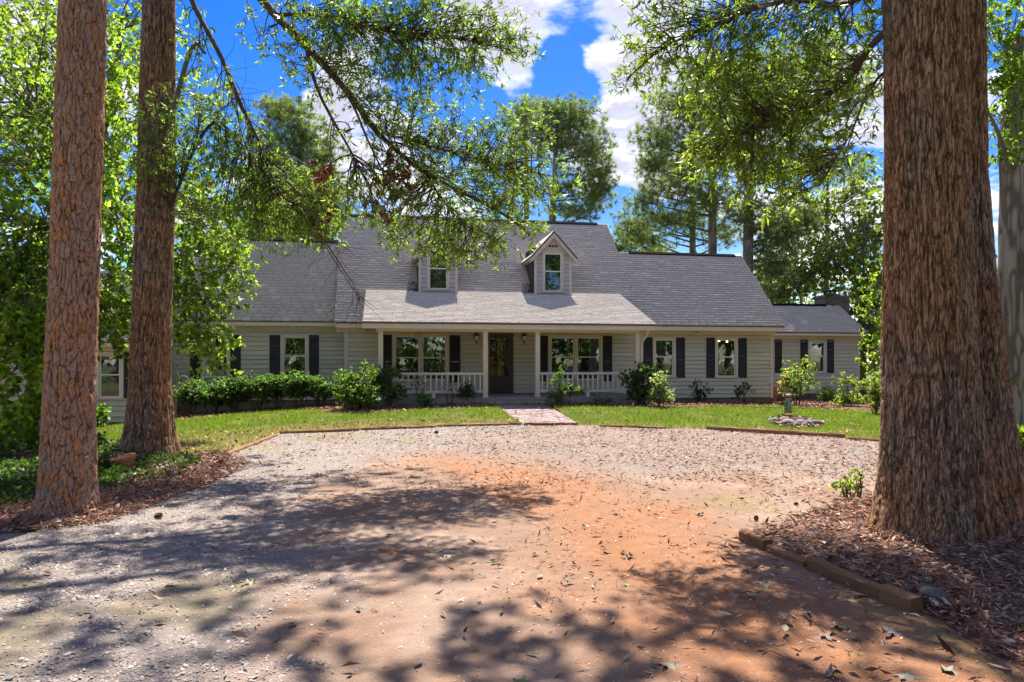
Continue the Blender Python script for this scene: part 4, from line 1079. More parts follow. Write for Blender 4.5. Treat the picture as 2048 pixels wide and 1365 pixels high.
lb = np.array((-5.50, 10.75, float(gz(-5.5, 10.75))))
loak = empty('oak_tree', lb, 0, 'tall oak with furrowed brown trunk flaring beside the terracotta pot', 'tree')
link_mesh('trunk', trunk_mesh([(.02, 0, -.25), (.03, 0, 0), (.07, 0, 1.5), (.15, 0, 4), (.20, 0, 7.2), (.22, .05, 9.5)], [.325, .31, .285, .265, .225, .19], 140, 380, 'oak', R_(7), (.42, .38, 5)), M['bark_oak'], loak)
ll = []
for pl, r0, r1, mt in (
    ([lb + (.1, 0, 8.8), at(430, -140, 10.0), at(520, -5, 9.6), at(615, 95, 9.4), at(700, 190, 9.3), at(752, 262, 9.4), at(850, 345, 9.8), at(1000, 425, 10.3), at(1060, 470, 10.6)], .085, .012, 'twig'),
    ([at(612, 92, 9.4), at(632, 170, 9.3), at(660, 230, 9.2), at(700, 300, 9.2), at(716, 335, 9.2)], .030, .010, 'twig'),
    ([lb + (.1, 0, 8.2), at(360, -60, 10.6), at(392, 20, 10.5), at(440, 110, 10.4), at(480, 205, 10.4), at(520, 290, 10.5), at(556, 380, 10.6), at(640, 470, 10.7), at(700, 560, 10.8)], .050, .008, 'twig'),
    ([at(555, 30, 9.5), at(640, 30, 9.2), at(760, 60, 9.0), at(880, 70, 8.9), at(1020, 100, 8.9)], .030, .007, 'twig'),
    ([at(640, 120, 9.4), at(700, 200, 9.0), at(740, 290, 8.9), at(790, 380, 8.9), at(880, 460, 9.2)], .022, .006, 'twig'),
    ([at(750, 262, 9.4), at(850, 290, 9.4), at(960, 320, 9.6), at(1090, 352, 9.9)], .020, .005, 'twig'),
    ([at(850, 345, 9.8), at(900, 420, 10.0), at(960, 470, 10.2), at(1010, 480, 10.4)], .016, .005, 'twig'),
    ([lb + (.25, -.1, 4.3), at(380, 105, 10.6), at(412, 107, 10.6)], .05, .02, 'twig_grey'),
    ([lb + (.25, -.05, 3.4), at(420, 250, 10.6), at(500, 320, 10.6), at(600, 420, 10.8), at(720, 600, 11.0)], .030, .006, 'twig'),
    ([lb + (.1, 0, 9.0), lb + (1.6, 0, 10.4), lb + (3.4, .6, 10.8), lb + (5.2, 1.6, 10.8)], .14, .04, 'twig'),
    ([lb + (.1, 0, 9.2), lb + (1.2, 1.6, 10.4), lb + (3.2, 4, 11)], .14, .04, 'twig'),
    ([lb + (0, 0, 9.2), lb + (-.2, 2.6, 10.4), lb + (.8, 5, 10.8)], .12, .04, 'twig')):
    ll.append(limb_obj('limb', list(pl), r0, r1, loak, M[mt], 30, org=lb)[1])
b1 = [bl(1000, 60, 60, 34, 8.9, 50, .3), bl(900, 30, 80, 30, 8.9, 80, .3), bl(690, 90, 70, 60, 9.1, 60), bl(850, 160, 60, 40, 9.0, 60), bl(960, 330, 120, 60, 9.9, 110), bl(880, 300, 90, 50, 9.5, 90), bl(700, 300, 60, 60, 9.3, 40), bl(560, 60, 60, 60, 9.3, 50), bl(640, 40, 70, 50, 9.1, 90), bl(740, 70, 90, 60, 9.0, 190), bl(850, 70, 90, 65, 8.9, 210), bl(960, 90, 80, 50, 8.9, 140), bl(1030, 95, 38, 26, 8.9, 32, .2), bl(680, 150, 60, 60, 9.1, 70), bl(780, 150, 80, 50, 9.0, 110), bl(930, 150, 45, 30, 8.9, 30),
      bl(600, 130, 45, 60, 9.3, 40), bl(740, 20, 80, 40, 9.1, 90), bl(640, 95, 50, 50, 9.2, 40),
      bl(850, 240, 90, 45, 9.4, 120), bl(770, 230, 60, 50, 9.2, 70), bl(940, 290, 80, 40, 9.7, 110), bl(1000, 250, 38, 40, 9.8, 36), bl(1060, 240, 45, 35, 10.0, 30), bl(1070, 330, 60, 45, 10.0, 65), bl(900, 370, 90, 50, 9.9, 150), bl(1010, 380, 85, 50, 10.2, 130), bl(1090, 380, 48, 40, 10.3, 46),
      bl(800, 340, 70, 50, 9.4, 80), bl(760, 390, 80, 50, 9.4, 110), bl(850, 440, 90, 50, 9.9, 170), bl(940, 470, 90, 45, 10.1, 170), bl(1010, 460, 60, 40, 10.4, 60), bl(900, 510, 60, 24, 10.0, 70, .25), bl(1060, 455, 34, 25, 10.6, 18, .2), bl(790, 480, 40, 25, 9.8, 26), bl(700, 400, 50, 50, 9.5, 50), bl(1000, 500, 22, 20, 10.3, 10, .15)]
sprays(loak, lb, np.vstack([ll[i] for i in (0, 1, 3, 4, 5, 6)]), b1, R_(8), .074, .0160, (.062, .096, .022), M['leaf'], M['twig'], 10, 5, .004, .30, .30, .35, .01)
b2 = [bl(420, 180, 60, 60, 10.4, 45), bl(370, 250, 60, 50, 10.4, 60), bl(450, 230, 60, 40, 10.4, 60), bl(420, 310, 80, 45, 10.4, 130), bl(500, 300, 70, 40, 10.5, 100), bl(470, 370, 90, 50, 10.5, 170), bl(560, 380, 80, 45, 10.6, 130), bl(560, 450, 90, 50, 10.7, 150), bl(450, 440, 80, 45, 10.5, 120), bl(640, 400, 60, 40, 10.7, 60), bl(630, 350, 40, 30, 10.6, 30), bl(650, 460, 50, 35, 10.8, 50),
      bl(320, 240, 45, 60, 10.35, 40), bl(310, 330, 50, 40, 10.35, 50), bl(380, 60, 30, 60, 10.4, 20)]
sprays(loak, lb, np.vstack([ll[2], ll[8]]), b2, R_(9), .084, .0175, (.056, .090, .022), M['leaf'], M['twig'], 10, 5, .004, .45, .34, .35, .012)
# dead brown leaf clusters on the limb
dd_ = [bl(790, 330, 34, 50, 9.4, 34, .15), bl(655, 335, 18, 14, 9.2, 10, .1), bl(655, 400, 16, 30, 10.6, 12, .1), bl(640, 440, 20, 20, 10.7, 8, .1), bl(760, 420, 14, 18, 9.4, 8, .1)]
sprays(loak, lb, np.vstack([ll[0], ll[1], ll[2]]), dd_, R_(10), .085, .03, (.13, .055, .028), M['litter'], M['twig'], 16, 6, .004, .6, .3, .1, names=('dead_twigs', 'dead_leaves'))
# bare hanging twigs in front of the roof step
rg = R_(12); tw_ = []
e0 = np.array([at(660 + 60 * t, 470 + 135 * t, 10.7 + .3 * t) for t in rg.random(40)])
e1 = e0 + np.stack([rg.normal(.12, .30, 40), rg.normal(0, .15, 40), -rg.random(40) * .5 - .05], 1)
V, Q = tubes(curve_pts(e0, e1, 6, .04, rg, .1), np.full(40, .005), np.full(40, .0015), 3)
tag(link_mesh('bare_twigs', np_mesh('bare_twigs', V - lb, [Q]), M['twig'], loak), kind='stuff')
rg = R_(13); e0 = np.array([at(*p) for p in [(440 + 70 * t, 110 + 160 * t, 10.4) for t in rg.random(36)]]); e1 = e0 + np.stack([rg.normal(.15, .35, 36), rg.normal(0, .15, 36), rg.normal(-.05, .25, 36)], 1)
V, Q = tubes(curve_pts(e0, e1, 6, .04, rg, .12), np.full(36, .004), np.full(36, .0012), 3)
tag(link_mesh('bare_twigs', np_mesh('bare_twigs', V - lb, [Q]), M['twig'], loak), kind='stuff')
# the high crown that shades the drive
hb = [(SHD(gx, gy, z), (r * 1.1, r, .7), int(n * .55)) for gx, gy, z, r, n in ((-3.6, 4.8, 10.4, 1.2, 80), (-2.3, 6.6, 10.6, 1.2, 80), (-1.2, 5.0, 10.5, 1.1, 60), (-3.0, 8.4, 10.6, 1.2, 80), (-1.6, 9.4, 10.8, 1.0, 55), (-4.6, 6.4, 10.4, 1.3, 80), (-.5, 7.4, 10.6, 1.0, 45), (-2.0, 3.7, 10.4, 1.2, 70), (-4.2, 3.4, 10.2, 1.2, 60), (-5.6, 8.8, 10.2, 1.4, 80), (-4.4, 10.2, 10.6, 1.2, 60))]
sprays(loak, lb, np.vstack(ll[9:]), hb, R_(14), .14, .05, (.055, .09, .022), M['leaf'], M['twig'], 20, 10, .008, .2, show=3)

# ------------------------------------------------------------------ broadleaf trees, left side
def broad(name, base, trunk_pts, radii, blobs, seed, label, L=.12, Wd=.06, colr=(.06, .095, .018), mat='leaf_soft', per=11, group=None, kind='grey', bright=.4, yellow=.45, tw=.008, tl=.6, cat='tree', cols=48, rows=120, droop=.25, limbs=5, odd=0.0):
    base = np.asarray(base, float); o = empty(name, base, 0, label, cat, group)
    link_mesh('trunk', trunk_mesh(trunk_pts, radii, cols, rows, kind, R_(seed), (.3, .25, 4)), M['bark'], o)
    zt = trunk_pts[-1][2]; rr = R_(seed + 1); an = [densify([base + np.array(p) for p in trunk_pts], .2)[-int(max(6, zt * 2)):]]
    cs = sorted(blobs, key=lambda b: -b[2])[:limbs]
    for c_, r, n in cs:
        s = base + np.array(trunk_pts[-1]) * (1 - .35 * rr.random()); s[:2] = base[:2] + np.array([np.interp(s[2] - base[2], [p[2] for p in trunk_pts], [p[k] for p in trunk_pts]) for k in (0, 1)])
        mid = (s + c_) / 2 + np.array((0, 0, .12 * np.linalg.norm(c_ - s)))
        an.append(limb_obj('limb', [s, mid, np.asarray(c_)], radii[-1] * .7, .02, o, M['twig_grey'], 14, 6, org=base)[1])
    sprays(o, base, np.vstack(an), blobs, R_(seed + 2), L, Wd, colr, M[mat], M['twig_grey'], per, 10, tw, droop, bright, yellow, odd, tl, show=2)
    return o
g1 = np.array((-8.6, 13.2, -.1))
broad('broadleaf_tree', g1, [(0, 0, -.2), (.1, 0, 2), (.5, 0, 3.6), (.7, .1, 5.2)], [.14, .12, .10, .07],
      [bl(30, 560, 90, 60, 12.7, 260, .8), bl(20, 520, 70, 50, 12.4, 120, .6), bl(60, 600, 80, 50, 12.2, 120, .6), bl(95, 620, 50, 60, 12.9, 60, .6), bl(-40, 480, 90, 90, 12.8, 90, 1), bl(230, 620, 50, 60, 13, 60, .6), bl(70, 330, 120, 90, 12.8, 240, 1.2), bl(40, 200, 110, 90, 13, 200, 1.2), bl(240, 420, 80, 70, 13, 150, 1), bl(60, 450, 110, 60, 12.8, 180, 1), bl(235, 300, 60, 60, 13.2, 90, 1), bl(230, 200, 60, 60, 13.2, 80, 1), bl(250, 540, 60, 60, 13, 90, .8), bl(60, 80, 110, 80, 13, 150, 1.2), bl(240, 90, 60, 60, 13.4, 60, 1), bl(-60, 300, 80, 160, 13, 120, 1.2)],
      21, 'leafy tree behind the pine trunk at the left edge with glossy mid green leaves', .105, .05, (.072, .112, .022), bright=.45, yellow=.4)
g2 = np.array((-7.3, 15.2, -.2))
broad('broadleaf_tree', g2, [(0, 0, -.2), (-.1, 0, 1.5), (.1, 0, 3), (.3, .1, 4.4)], [.10, .085, .07, .05],
      [bl(400, 430, 80, 60, 14.4, 150, 1), bl(410, 520, 80, 60, 14.2, 170, 1), bl(390, 610, 60, 55, 14.0, 120, .8), bl(460, 560, 40, 60, 14.2, 80, .7), bl(420, 680, 45, 40, 13.9, 60, .6), bl(440, 480, 50, 40, 14.4, 70, .8), bl(380, 690, 36, 46, 13.9, 45, .5), bl(330, 470, 60, 80, 14.6, 90, .8), bl(440, 720, 24, 18, 13.8, 16, .3), bl(320, 600, 50, 70, 14.4, 70, .8)],
      24, 'small leafy tree hanging over the left roof between the oak trunk and the shuttered windows', .08, .058, (.07, .108, .022), bright=.42, yellow=.35, tw=.006)
g3 = np.array((-10.5, 17.5, -.3))
broad('broadleaf_tree', g3, [(0, 0, -.2), (.1, 0, 3), (.3, 0, 6), (.2, .1, 8.5)], [.2, .18, .14, .09],
      [bl(120, 120, 160, 130, 17.5, 260, 1.6), bl(250, 60, 110, 110, 17.5, 190, 1.5), bl(20, 260, 130, 140, 17.5, 200, 1.5), bl(230, 260, 110, 90, 17.3, 170, 1.4), bl(400, 190, 50, 60, 17.3, 40, 1), bl(240, 400, 90, 80, 17.2, 120, 1.2), bl(60, 20, 120, 60, 17.5, 120, 1.5)],
      27, 'tall pale green tree filling the sky behind the pine and oak trunks', .14, .06, (.076, .112, .028), bright=.4, yellow=.4, tw=.010, tl=.9)
g3b = np.array((-7.2, 21.5, -.3))
# saplings at the far left
for i, (px, py, Y, seed, blb, lab) in enumerate((
    (128, 848, 12.4, 31, [bl(60, 660, 70, 50, 12.0, 40, .6), bl(30, 740, 60, 60, 11.8, 44, .6), bl(70, 800, 50, 40, 11.6, 30, .5), bl(30, 850, 50, 30, 11.4, 22, .5), bl(80, 720, 30, 40, 12.2, 18, .4)], 'young maple like sapling with large bright green leaves left of the pine trunk'),
    (150, 842, 13.5, 34, [bl(230, 660, 40, 60, 13.2, 40, .5), bl(210, 610, 40, 50, 13.2, 40, .5), bl(100, 620, 80, 60, 13.4, 60, .7), bl(20, 590, 60, 60, 13.3, 44, .7)], 'slender sapling with thin reddish stem beside the low left window'))):
    bs = ground_at(px, py); Yb = bs[1]
    broad('sapling', bs, [(0, 0, -.1), (.03, 0, .8), (-.05, 0, 1.6)], [.035, .03, .018], blb, seed, lab, .14 if i == 0 else .11, .10 if i == 0 else .065, (.10, .16, .02), per=13, tw=.005, cols=14, rows=30, group=None, limbs=4, yellow=.6, tl=.5)

# ------------------------------------------------------------------ pines behind the house
def bpine(base, H, lean, r, blobs, seed, label, L=.27, wd=.014, colr=(.098, .125, .046), group='pines behind the house'):
    base = np.asarray(base, float); o = empty('pine_tree', base, 0, label, 'tree', group)
    tp = [(0, 0, -.2), (lean * .3, 0, H * .3), (lean * .6, 0, H * .6), (lean, 0, H)]
    link_mesh('trunk', trunk_mesh(tp, [r, r * .88, r * .72, r * .35], 28, 110, 'other', R_(seed), (.2, .3, 4)), M['bark'], o)
    an = densify([base + np.array(p) for p in tp], .3); an = an[an[:, 2] > base[2] + H * .38]
    rr = R_(seed + 3); lim = [an]
    for c_, rd, n in blobs:
        for _ in range(2):
            e = in_ell(c_, np.asarray(rd) * .6, 1, rr)[0]; i = np.argmin(((an - e) ** 2).sum(1)); s = an[max(0, i - 3)]
            lim.append(limb_obj('limb', [s, (s + e) / 2 + np.array((0, 0, -.1)), e], r * .28, r * .08, o, M['twig_grey'], 10, 5, org=base)[1])
    needles(o, base, np.vstack(lim), [(c_, np.asarray(r_) * 1.12, int(n * 1.25)) for c_, r_, n in blobs], R_(seed + 1), L, wd, colr, 26)
    return o
def bp(px, Y, toppx, r, blobs, seed, label, lean_px=0, **k):
    x = (px - CX) / F * Y; H = EYE + (HY - toppx) / F * Y
    return bpine((x, Y, -.1), H, lean_px / F * Y, r, [(at(a, b_, Y + q), (pxr(c_, Y), pxr((c_ + d) / 2, Y), pxr(d, Y)), n) for a, b_, c_, d, n, q in blobs], seed, label, **k)
bp(1425, 41, 110, .30, [(1440, 150, 75, 45, 330, 0), (1360, 210, 80, 50, 330, -.5), (1450, 225, 95, 50, 380, .5), (1320, 280, 60, 36, 220, 0), (1400, 300, 90, 40, 330, -.8), (1480, 310, 70, 40, 240, .5), (1350, 370, 70, 35, 220, .5), (1420, 400, 80, 35, 220, -.5), (1300, 330, 30, 22, 70, 0), (1290, 400, 40, 30, 100, .4), (1340, 440, 70, 30, 160, 0)], 41, 'tall pine behind the right roof, its trunk rising just above the ridge middle')
bp(1492, 38, 95, .33, [(1560, 140, 90, 55, 360, 0), (1640, 130, 80, 50, 300, .8), (1540, 220, 80, 50, 300, -.6), (1620, 230, 90, 50, 300, .5), (1700, 180, 60, 60, 200, .5), (1560, 330, 80, 40, 240, 0), (1650, 330, 80, 40, 220, 0), (1500, 430, 60, 40, 200, -.5), (1560, 470, 70, 40, 220, .5), (1540, 530, 60, 40, 200, 0), (1610, 440, 50, 25, 90, 0)], 45, 'stout pine beside the right gable with low boughs and rough trunk', 10)
bp(1385, 45, 160, .25, [(1330, 330, 60, 40, 160, 0), (1380, 440, 60, 35, 180, 0), (1270, 450, 50, 40, 170, 0), (1300, 480, 60, 25, 130, 0), (1440, 470, 50, 30, 130, 0)], 49, 'thin pine with its trunk partly lost in foliage behind the right ridge')
bp(1087, 44, 200, .27, [(1150, 240, 60, 45, 330, 0), (1120, 290, 60, 45, 260, .5), (1180, 300, 50, 50, 280, -.4), (1200, 350, 36, 35, 170, 0), (1140, 370, 50, 30, 150, 0), (1190, 395, 44, 26, 150, .5), (1150, 425, 55, 22, 150, 0), (1080, 260, 40, 50, 140, 0), (1110, 220, 40, 22, 120, 0)], 53, 'round crowned pine behind the main ridge right of centre', 30)
bp(1053, 46, 215, .24, [(1050, 230, 44, 36, 200, 0), (1030, 290, 40, 50, 170, 0), (1040, 370, 40, 40, 130, 0), (990, 340, 40, 40, 100, 0), (1000, 410, 40, 25, 90, 0)], 57, 'slim pine partly behind the hanging oak boughs, left of the round crowned pine', 0)
bp(600, 40, 190, .3, [(570, 225, 55, 36, 260, 0), (600, 270, 75, 40, 330, 0), (560, 320, 60, 45, 260, 0), (640, 320, 50, 40, 200, 0), (610, 370, 80, 40, 300, 0), (560, 410, 70, 40, 240, 0), (650, 410, 60, 40, 200, 0), (520, 380, 40, 60, 160, 0), (600, 450, 80, 30, 200, 0)], 61, 'bushy pine behind the lower left roof against the blue sky', 0)
bp(1262, 52, 440, .18, [(1262, 470, 40, 30, 150, 0), (1240, 500, 30, 20, 90, 0), (1300, 500, 50, 20, 120, 0)], 65, 'low distant pine just behind the step between the two right ridges')

# broadleaf trees behind the right end of the house, and the pale trunk at the right edge
def btree(px, Y, toppx, r, blobs, seed, label, L=.14, Wd=.075, colr=(.09, .115, .036), group=None, **k):
    x = (px - CX) / F * Y; H = EYE + (HY - toppx) / F * Y
    return broad('broadleaf_tree', (x, Y, -.15), [(0, 0, -.2), (.05, 0, H * .4), (.1, 0, H * .7), (.15, 0, H)], [r, r * .85, r * .6, r * .35],
                 [(at(a, b_, Y + q), (pxr(c_, Y), pxr((c_ + d) / 2, Y), pxr(d, Y)), n) for a, b_, c_, d, n, q in blobs], seed, label, L, Wd, colr, tw=.012, tl=1.0, per=16, group=group, **k)
btree(1725, 34, 420, .16, [(1690, 500, 70, 50, 150, 0), (1720, 560, 60, 50, 140, 0), (1640, 540, 60, 36, 120, 0), (1740, 640, 40, 60, 110, -.5), (1590, 570, 60, 30, 110, .5), (1550, 590, 50, 25, 90, 1), (1730, 720, 40, 50, 90, -.6), (1745, 470, 40, 60, 90, 0), (1750, 600, 40, 80, 120, 0)], 71, 'leafy tree with forked grey limbs behind the chimney and the far wing')
btree(610, 33, 330, .12, [(560, 430, 60, 40, 150, 0), (620, 400, 60, 50, 170, .5), (650, 450, 50, 40, 130, 0), (520, 460, 60, 36, 130, 0), (590, 470, 80, 26, 130, .5), (470, 470, 50, 40, 110, .5)], 90, 'pale green leafy tree just behind the left roof ridge', L=.15, Wd=.07, colr=(.09, .115, .035))
btree(1650, 40, 340, .18, [(1690, 400, 70, 50, 200, 0), (1620, 430, 70, 50, 200, .5), (1560, 470, 60, 50, 170, 0), (1700, 480, 60, 50, 170, -.5), (1630, 510, 70, 40, 170, 0), (1720, 350, 50, 50, 130, 0), (1540, 540, 50, 36, 120, .5), (1580, 400, 40, 40, 80, 0)], 95, 'full bright green tree filling the gap between the pines and the double trunk', colr=(.10, .135, .04))
btree(1600, 48, 480, .15, [(1580, 560, 60, 30, 120, 0), (1640, 560, 60, 40, 120, 0), (1530, 590, 50, 25, 90, 0), (1560, 525, 40, 25, 60, 0)], 75, 'dark rounded tree rising over the far wing ridge left of the chimney')
btree(1775, 24, 560, .06, [(1750, 700, 24, 40, 26, 0), (1790, 660, 50, 80, 60, 0), (1740, 620, 24, 40, 26, 0), (1745, 560, 20, 40, 16, 0)], 78, 'yellow green young tree beside the large double trunk at the lawn corner', .11, .06, (.07, .105, .02), limbs=3, cols=14, rows=30)
# pale trunk at the right edge
rb_ = np.array((12.3, 17.6, -.05))
rt = empty('broadleaf_tree', rb_, 0, 'pale lichen grey trunk at the right edge with ivy and light foliage', 'tree')
link_mesh('trunk', trunk_mesh([(0, 0, -.2), (0, 0, 2), (.02, 0, 5), (.05, 0, 9.5)], [.37, .32, .29, .22], 60, 200, 'other', R_(81), (.3, .3, 4)), M['bark'], rt)
rl = [limb_obj('limb', [rb_ + np.array(p) for p in pl], .07, .02, rt, M['twig_grey'], 14, 6, org=rb_)[1] for pl in (([(0, 0, 4.6), (-.35, -.2, 5.2), (-.6, -.4, 7)]), ([(0, 0, 8), (.6, -.6, 9)]), ([(0, 0, 3.4), (.5, -.5, 3.0), (.8, -.8, 2.2)]), [(0, 0, 6), (-.9, -.8, 7), (-1.8, -1.2, 8)])]
sprays(rt, rb_, np.vstack(rl + [densify([rb_ + np.array((0, -.3, 1)), rb_ + np.array((0, -.3, 9))], .3)]), [bl(2020, 60, 50, 90, 16.8, 110, .8), bl(2020, 180, 40, 60, 16.8, 60, .6), bl(2035, 280, 20, 40, 16.9, 20, .4), bl(2060, 120, 60, 120, 17, 60, .8), bl(2015, 760, 8, 20, 17.2, 5, .1), bl(1900, 0, 60, 60, 17, 60, .6)], R_(83), .13, .055, (.07, .105, .02), M['leaf_soft'], M['twig_grey'], 16, 8, .006)
# ------------------------------------------------------------------ shrubs and plants
def shrub(px, py, w_px, h_px, n, seed, label, L=.05, Wd=.026, colr=(.035, .06, .018), name='shrub', cat='shrub', group=None, per=22, stems=7, Y=None, low=.25, bright=.45, yellow=.35, mat='leaf_soft', odd=0.0, oddc=(.2, .1, .04), depth=.8, lobes=7, twig='twig', droop=.0, whorl=True):
    """foliage box w_px by h_px whose foot stands at photo pixel (px, py)"""
    b = ground_at(px, py)
    if Y is not None: b = np.array(((px - CX) / F * Y, Y, EYE - (py - HY) / F * Y))
    w_, h_ = pxr(w_px, b[1]), pxr(h_px, b[1]); rg = R_(seed)
    o = empty(name, b, 0, label, cat, group)
    st = []; bb_ = MB()
    for i in range(stems):
        a = rg.random() * 6.28; e = b + np.array((math.cos(a) * w_ * .33 * rg.random(), math.sin(a) * w_ * .3 * depth * rg.random(), h_ * (.45 + .35 * rg.random())))
        s = b + np.array((math.cos(a) * .06, math.sin(a) * .06, -.05)); c_ = smooth_line([s, (s + e) / 2 + rg.normal(0, .04, 3), e], 7); st.append(c_)
        bb_.tube([tuple(p - b) for p in c_], [.014 * (1 - .6 * k / 6) for k in range(7)], 5)
    bb_.build('stems', M[twig], o, smooth_=True)
    bl_ = []
    for i in range(lobes):
        z = low + (1 - low) * rg.random(); f = .62 * math.sqrt(max(.05, 1 - (2 * (z - low) / (1 - low) - .9) ** 2 * .6))
        c_ = b + np.array((rg.uniform(-1, 1) * w_ * .5 * f, rg.uniform(-1, 1) * w_ * .4 * depth * f, h_ * (low + (1 - low) * .15 + (z - low) * .78)))
        bl_.append((c_, (w_ * .26, w_ * .22 * depth, h_ * .20), max(2, int(n * .8) // lobes)))
    sprays(o, b, np.vstack(st), bl_, rg, L, Wd, colr, M[mat], M[twig], per, 9, .003, droop, bright, yellow, odd, .35, ('branches', 'foliage'), 3, whorl, oddc, 3)
    return o
HG = 'clipped hedge shrubs under the left windows'
hl = ['hedge shrub next to the left oak trunk, by the metal hoop', 'hedge shrub below the leafy hanging bough under the left window', 'hedge shrub below the shutter between the two left windows', 'middle hedge shrub between the shutters with a bare lower stem',
      'hedge shrub below the left shutter of the window holding paper cards', 'hedge shrub under the window holding paper cards', 'hedge shrub at the end of the row, beside the big rounded shrub']
for i, (px, py) in enumerate(((385, 834), (425, 830), (470, 826), (514, 823), (558, 820), (600, 818), (640, 815))):
    shrub(px, py, 96, (70, 67, 66, 66, 66, 66, 56)[i], 620, 200 + i * 3, hl[i], .055, .028, (.036, .062, .026), 'hedge_shrub', 'shrub', HG, 18, 5, low=.36, bright=.5, yellow=.25, depth=.7, lobes=16)
shrub(712, 822, 112, 92, 640, 230, 'big rounded shrub with pale pink tinged tips left of the porch', .05, .026, (.045, .078, .022), low=.12, per=24, odd=.03, oddc=(.28, .17, .16), lobes=11)
shrub(778, 815, 84, 76, 420, 233, 'dark green shrub in front of the left end of the porch railing', .05, .026, (.035, .062, .02), low=.15, per=22, odd=.03, oddc=(.22, .09, .03))
shrub(706, 805, 14, 104, 16, 236, 'single pale shoot standing above the big rounded shrub', .06, .03, (.12, .17, .03), 'plant', 'plant', low=.75, per=14, stems=1, lobes=2)
shrub(931, 808, 40, 52, 190, 239, 'small dense cone shaped evergreen by the porch railing', .035, .014, (.022, .05, .016), low=.0, per=30, stems=4, bright=.35, yellow=.15, lobes=9)
shrub(1286, 812, 92, 84, 620, 242, 'dark leafy shrub at the right end of the porch', .05, .026, (.030, .055, .020), low=.08, per=24, lobes=11)
shrub(1298, 800, 36, 80, 70, 245, 'bright yellow green shoots rising above the dark shrub at the porch end', .06, .028, (.13, .19, .018), 'plant', 'plant', low=.68, per=22, stems=4, lobes=4, yellow=.6)
shrub(1322, 815, 66, 70, 400, 248, 'pale silvery flowering shrub right of the porch with grey green leaves', .045, .024, (.085, .11, .065), low=.12, per=24, odd=.28, oddc=(.42, .42, .38), lobes=9, bright=.5)
shrub(1352, 800, 26, 46, 20, 251, 'thin arching shoot with yellow leaves below the right window', .05, .025, (.16, .17, .03), 'plant', 'plant', low=.7, per=12, stems=2, lobes=2)
for i, (px, py, w_, h_, n, l) in enumerate(((1368, 802, 44, 34, 70, 'low dark plant under the shutter beside the pale flowering shrub'), (1402, 806, 46, 52, 120, 'loose dark green bush between the two right windows'), (1487, 808, 44, 38, 90, 'low dark bush against the mildewed wall by the crawlspace vent'))):
    shrub(px, py, w_, h_, n, 254 + 3 * i, l, .06, .02, (.028, .052, .024), 'bush', 'bush', None, 16, 6, low=.05, lobes=5)
shrub(1128, 812, 92, 46, 190, 265, 'sprawling nandina like plant in front of the right porch railing', .05, .018, (.035, .07, .02), 'plant', 'plant', None, 20, 8, low=.05, odd=.04, oddc=(.16, .05, .03), lobes=8)
shrub(1118, 812, 30, 70, 36, 268, 'taller leafy stalk rising from the sprawling plant at the right railing', .06, .02, (.035, .07, .02), 'plant', 'plant', None, 16, 3, low=.5, lobes=3)
shrub(1205, 812, 60, 20, 60, 271, 'low grey green ground plant below the right railing', .05, .02, (.04, .06, .035), 'plant', 'plant', None, 16, 5, low=.05, lobes=5)
shrub(845, 816, 44, 26, 60, 274, 'low leafy plant in the bed below the left railing', .06, .03, (.03, .07, .02), 'plant', 'plant', None, 14, 5, low=.05, lobes=4)
shrub(840, 812, 60, 64, 40, 276, 'thin reddish nandina in front of the left railing', .045, .016, (.12, .07, .025), 'plant', 'plant', None, 12, 7, low=.35, lobes=5, odd=.3, oddc=(.25, .09, .03))
shrub(898, 814, 40, 52, 30, 279, 'spindly yellowing plant beside the cone shaped evergreen', .04, .018, (.13, .13, .04), 'plant', 'plant', None, 10, 5, low=.3, lobes=4, odd=.25, oddc=(.2, .08, .05))
shrub(1596, 812, 84, 96, 190, 282, 'loose bright green rose bush in front of the far right wing', .07, .04, (.085, .125, .03), 'bush', 'bush', None, 18, 6, low=.28, lobes=9, yellow=.5, odd=.05, oddc=(.4, .36, .25))
shrub(1563, 812, 24, 72, 26, 285, 'climbing stem with round pale yellow pink leaves by the orange post', .07, .055, (.28, .24, .11), 'plant', 'plant', None, 10, 2, low=.25, lobes=4, odd=.3, oddc=(.35, .2, .12))
for i, (px, py, w_, h_, n, l) in enumerate(((1700, 826, 90, 74, 200, 'pale green bush at the end of the dark picket fence'), (1748, 826, 60, 74, 180, 'tall yellow green bush beside the double trunk at the lawn edge'), (1660, 812, 70, 40, 80, 'trailing light green growth spilling over the dark picket fence'))):
    shrub(px, py, w_, h_, n, 288 + 3 * i, l, .075, .035, (.075, .105, .03), 'bush', 'bush', None, 18, 7, low=.1, yellow=.5, odd=.06, oddc=(.3, .26, .2), Y=(24.5, 20.5, 27.2)[i])
shrub(1702, 1000, 66, 56, 34, 300, 'small azalea seedling with lime leaves at the foot of the double trunk', .05, .02, (.055, .078, .018), 'plant', 'plant', None, 12, 5, low=.4, lobes=5, yellow=.5)
shrub(2030, 960, 70, 110, 120, 303, 'light leafy bush at the right edge behind the double trunk', .07, .028, (.10, .15, .03), 'bush', 'bush', None, 16, 7, low=.1, lobes=7, yellow=.5)
shrub(2060, 1000, 60, 60, 60, 306, 'low yellow green plant at the far right edge of the bed', .06, .025, (.10, .15, .03), 'plant', 'plant', None, 14, 5, low=.05, lobes=5)
for i, (px, py, l) in enumerate(((80, 880, 'leafy dark understory bush below the saplings at the left edge'), (205, 858, 'little pale green bush with a white stake below the low left window'))):
    shrub(px, py, (110, 44)[i], (60, 46)[i], (120, 50)[i], 310 + 3 * i, l, .09, .045, (.045, .08, .018), 'bush', 'bush', None, 14, 6, low=.05, yellow=.5)

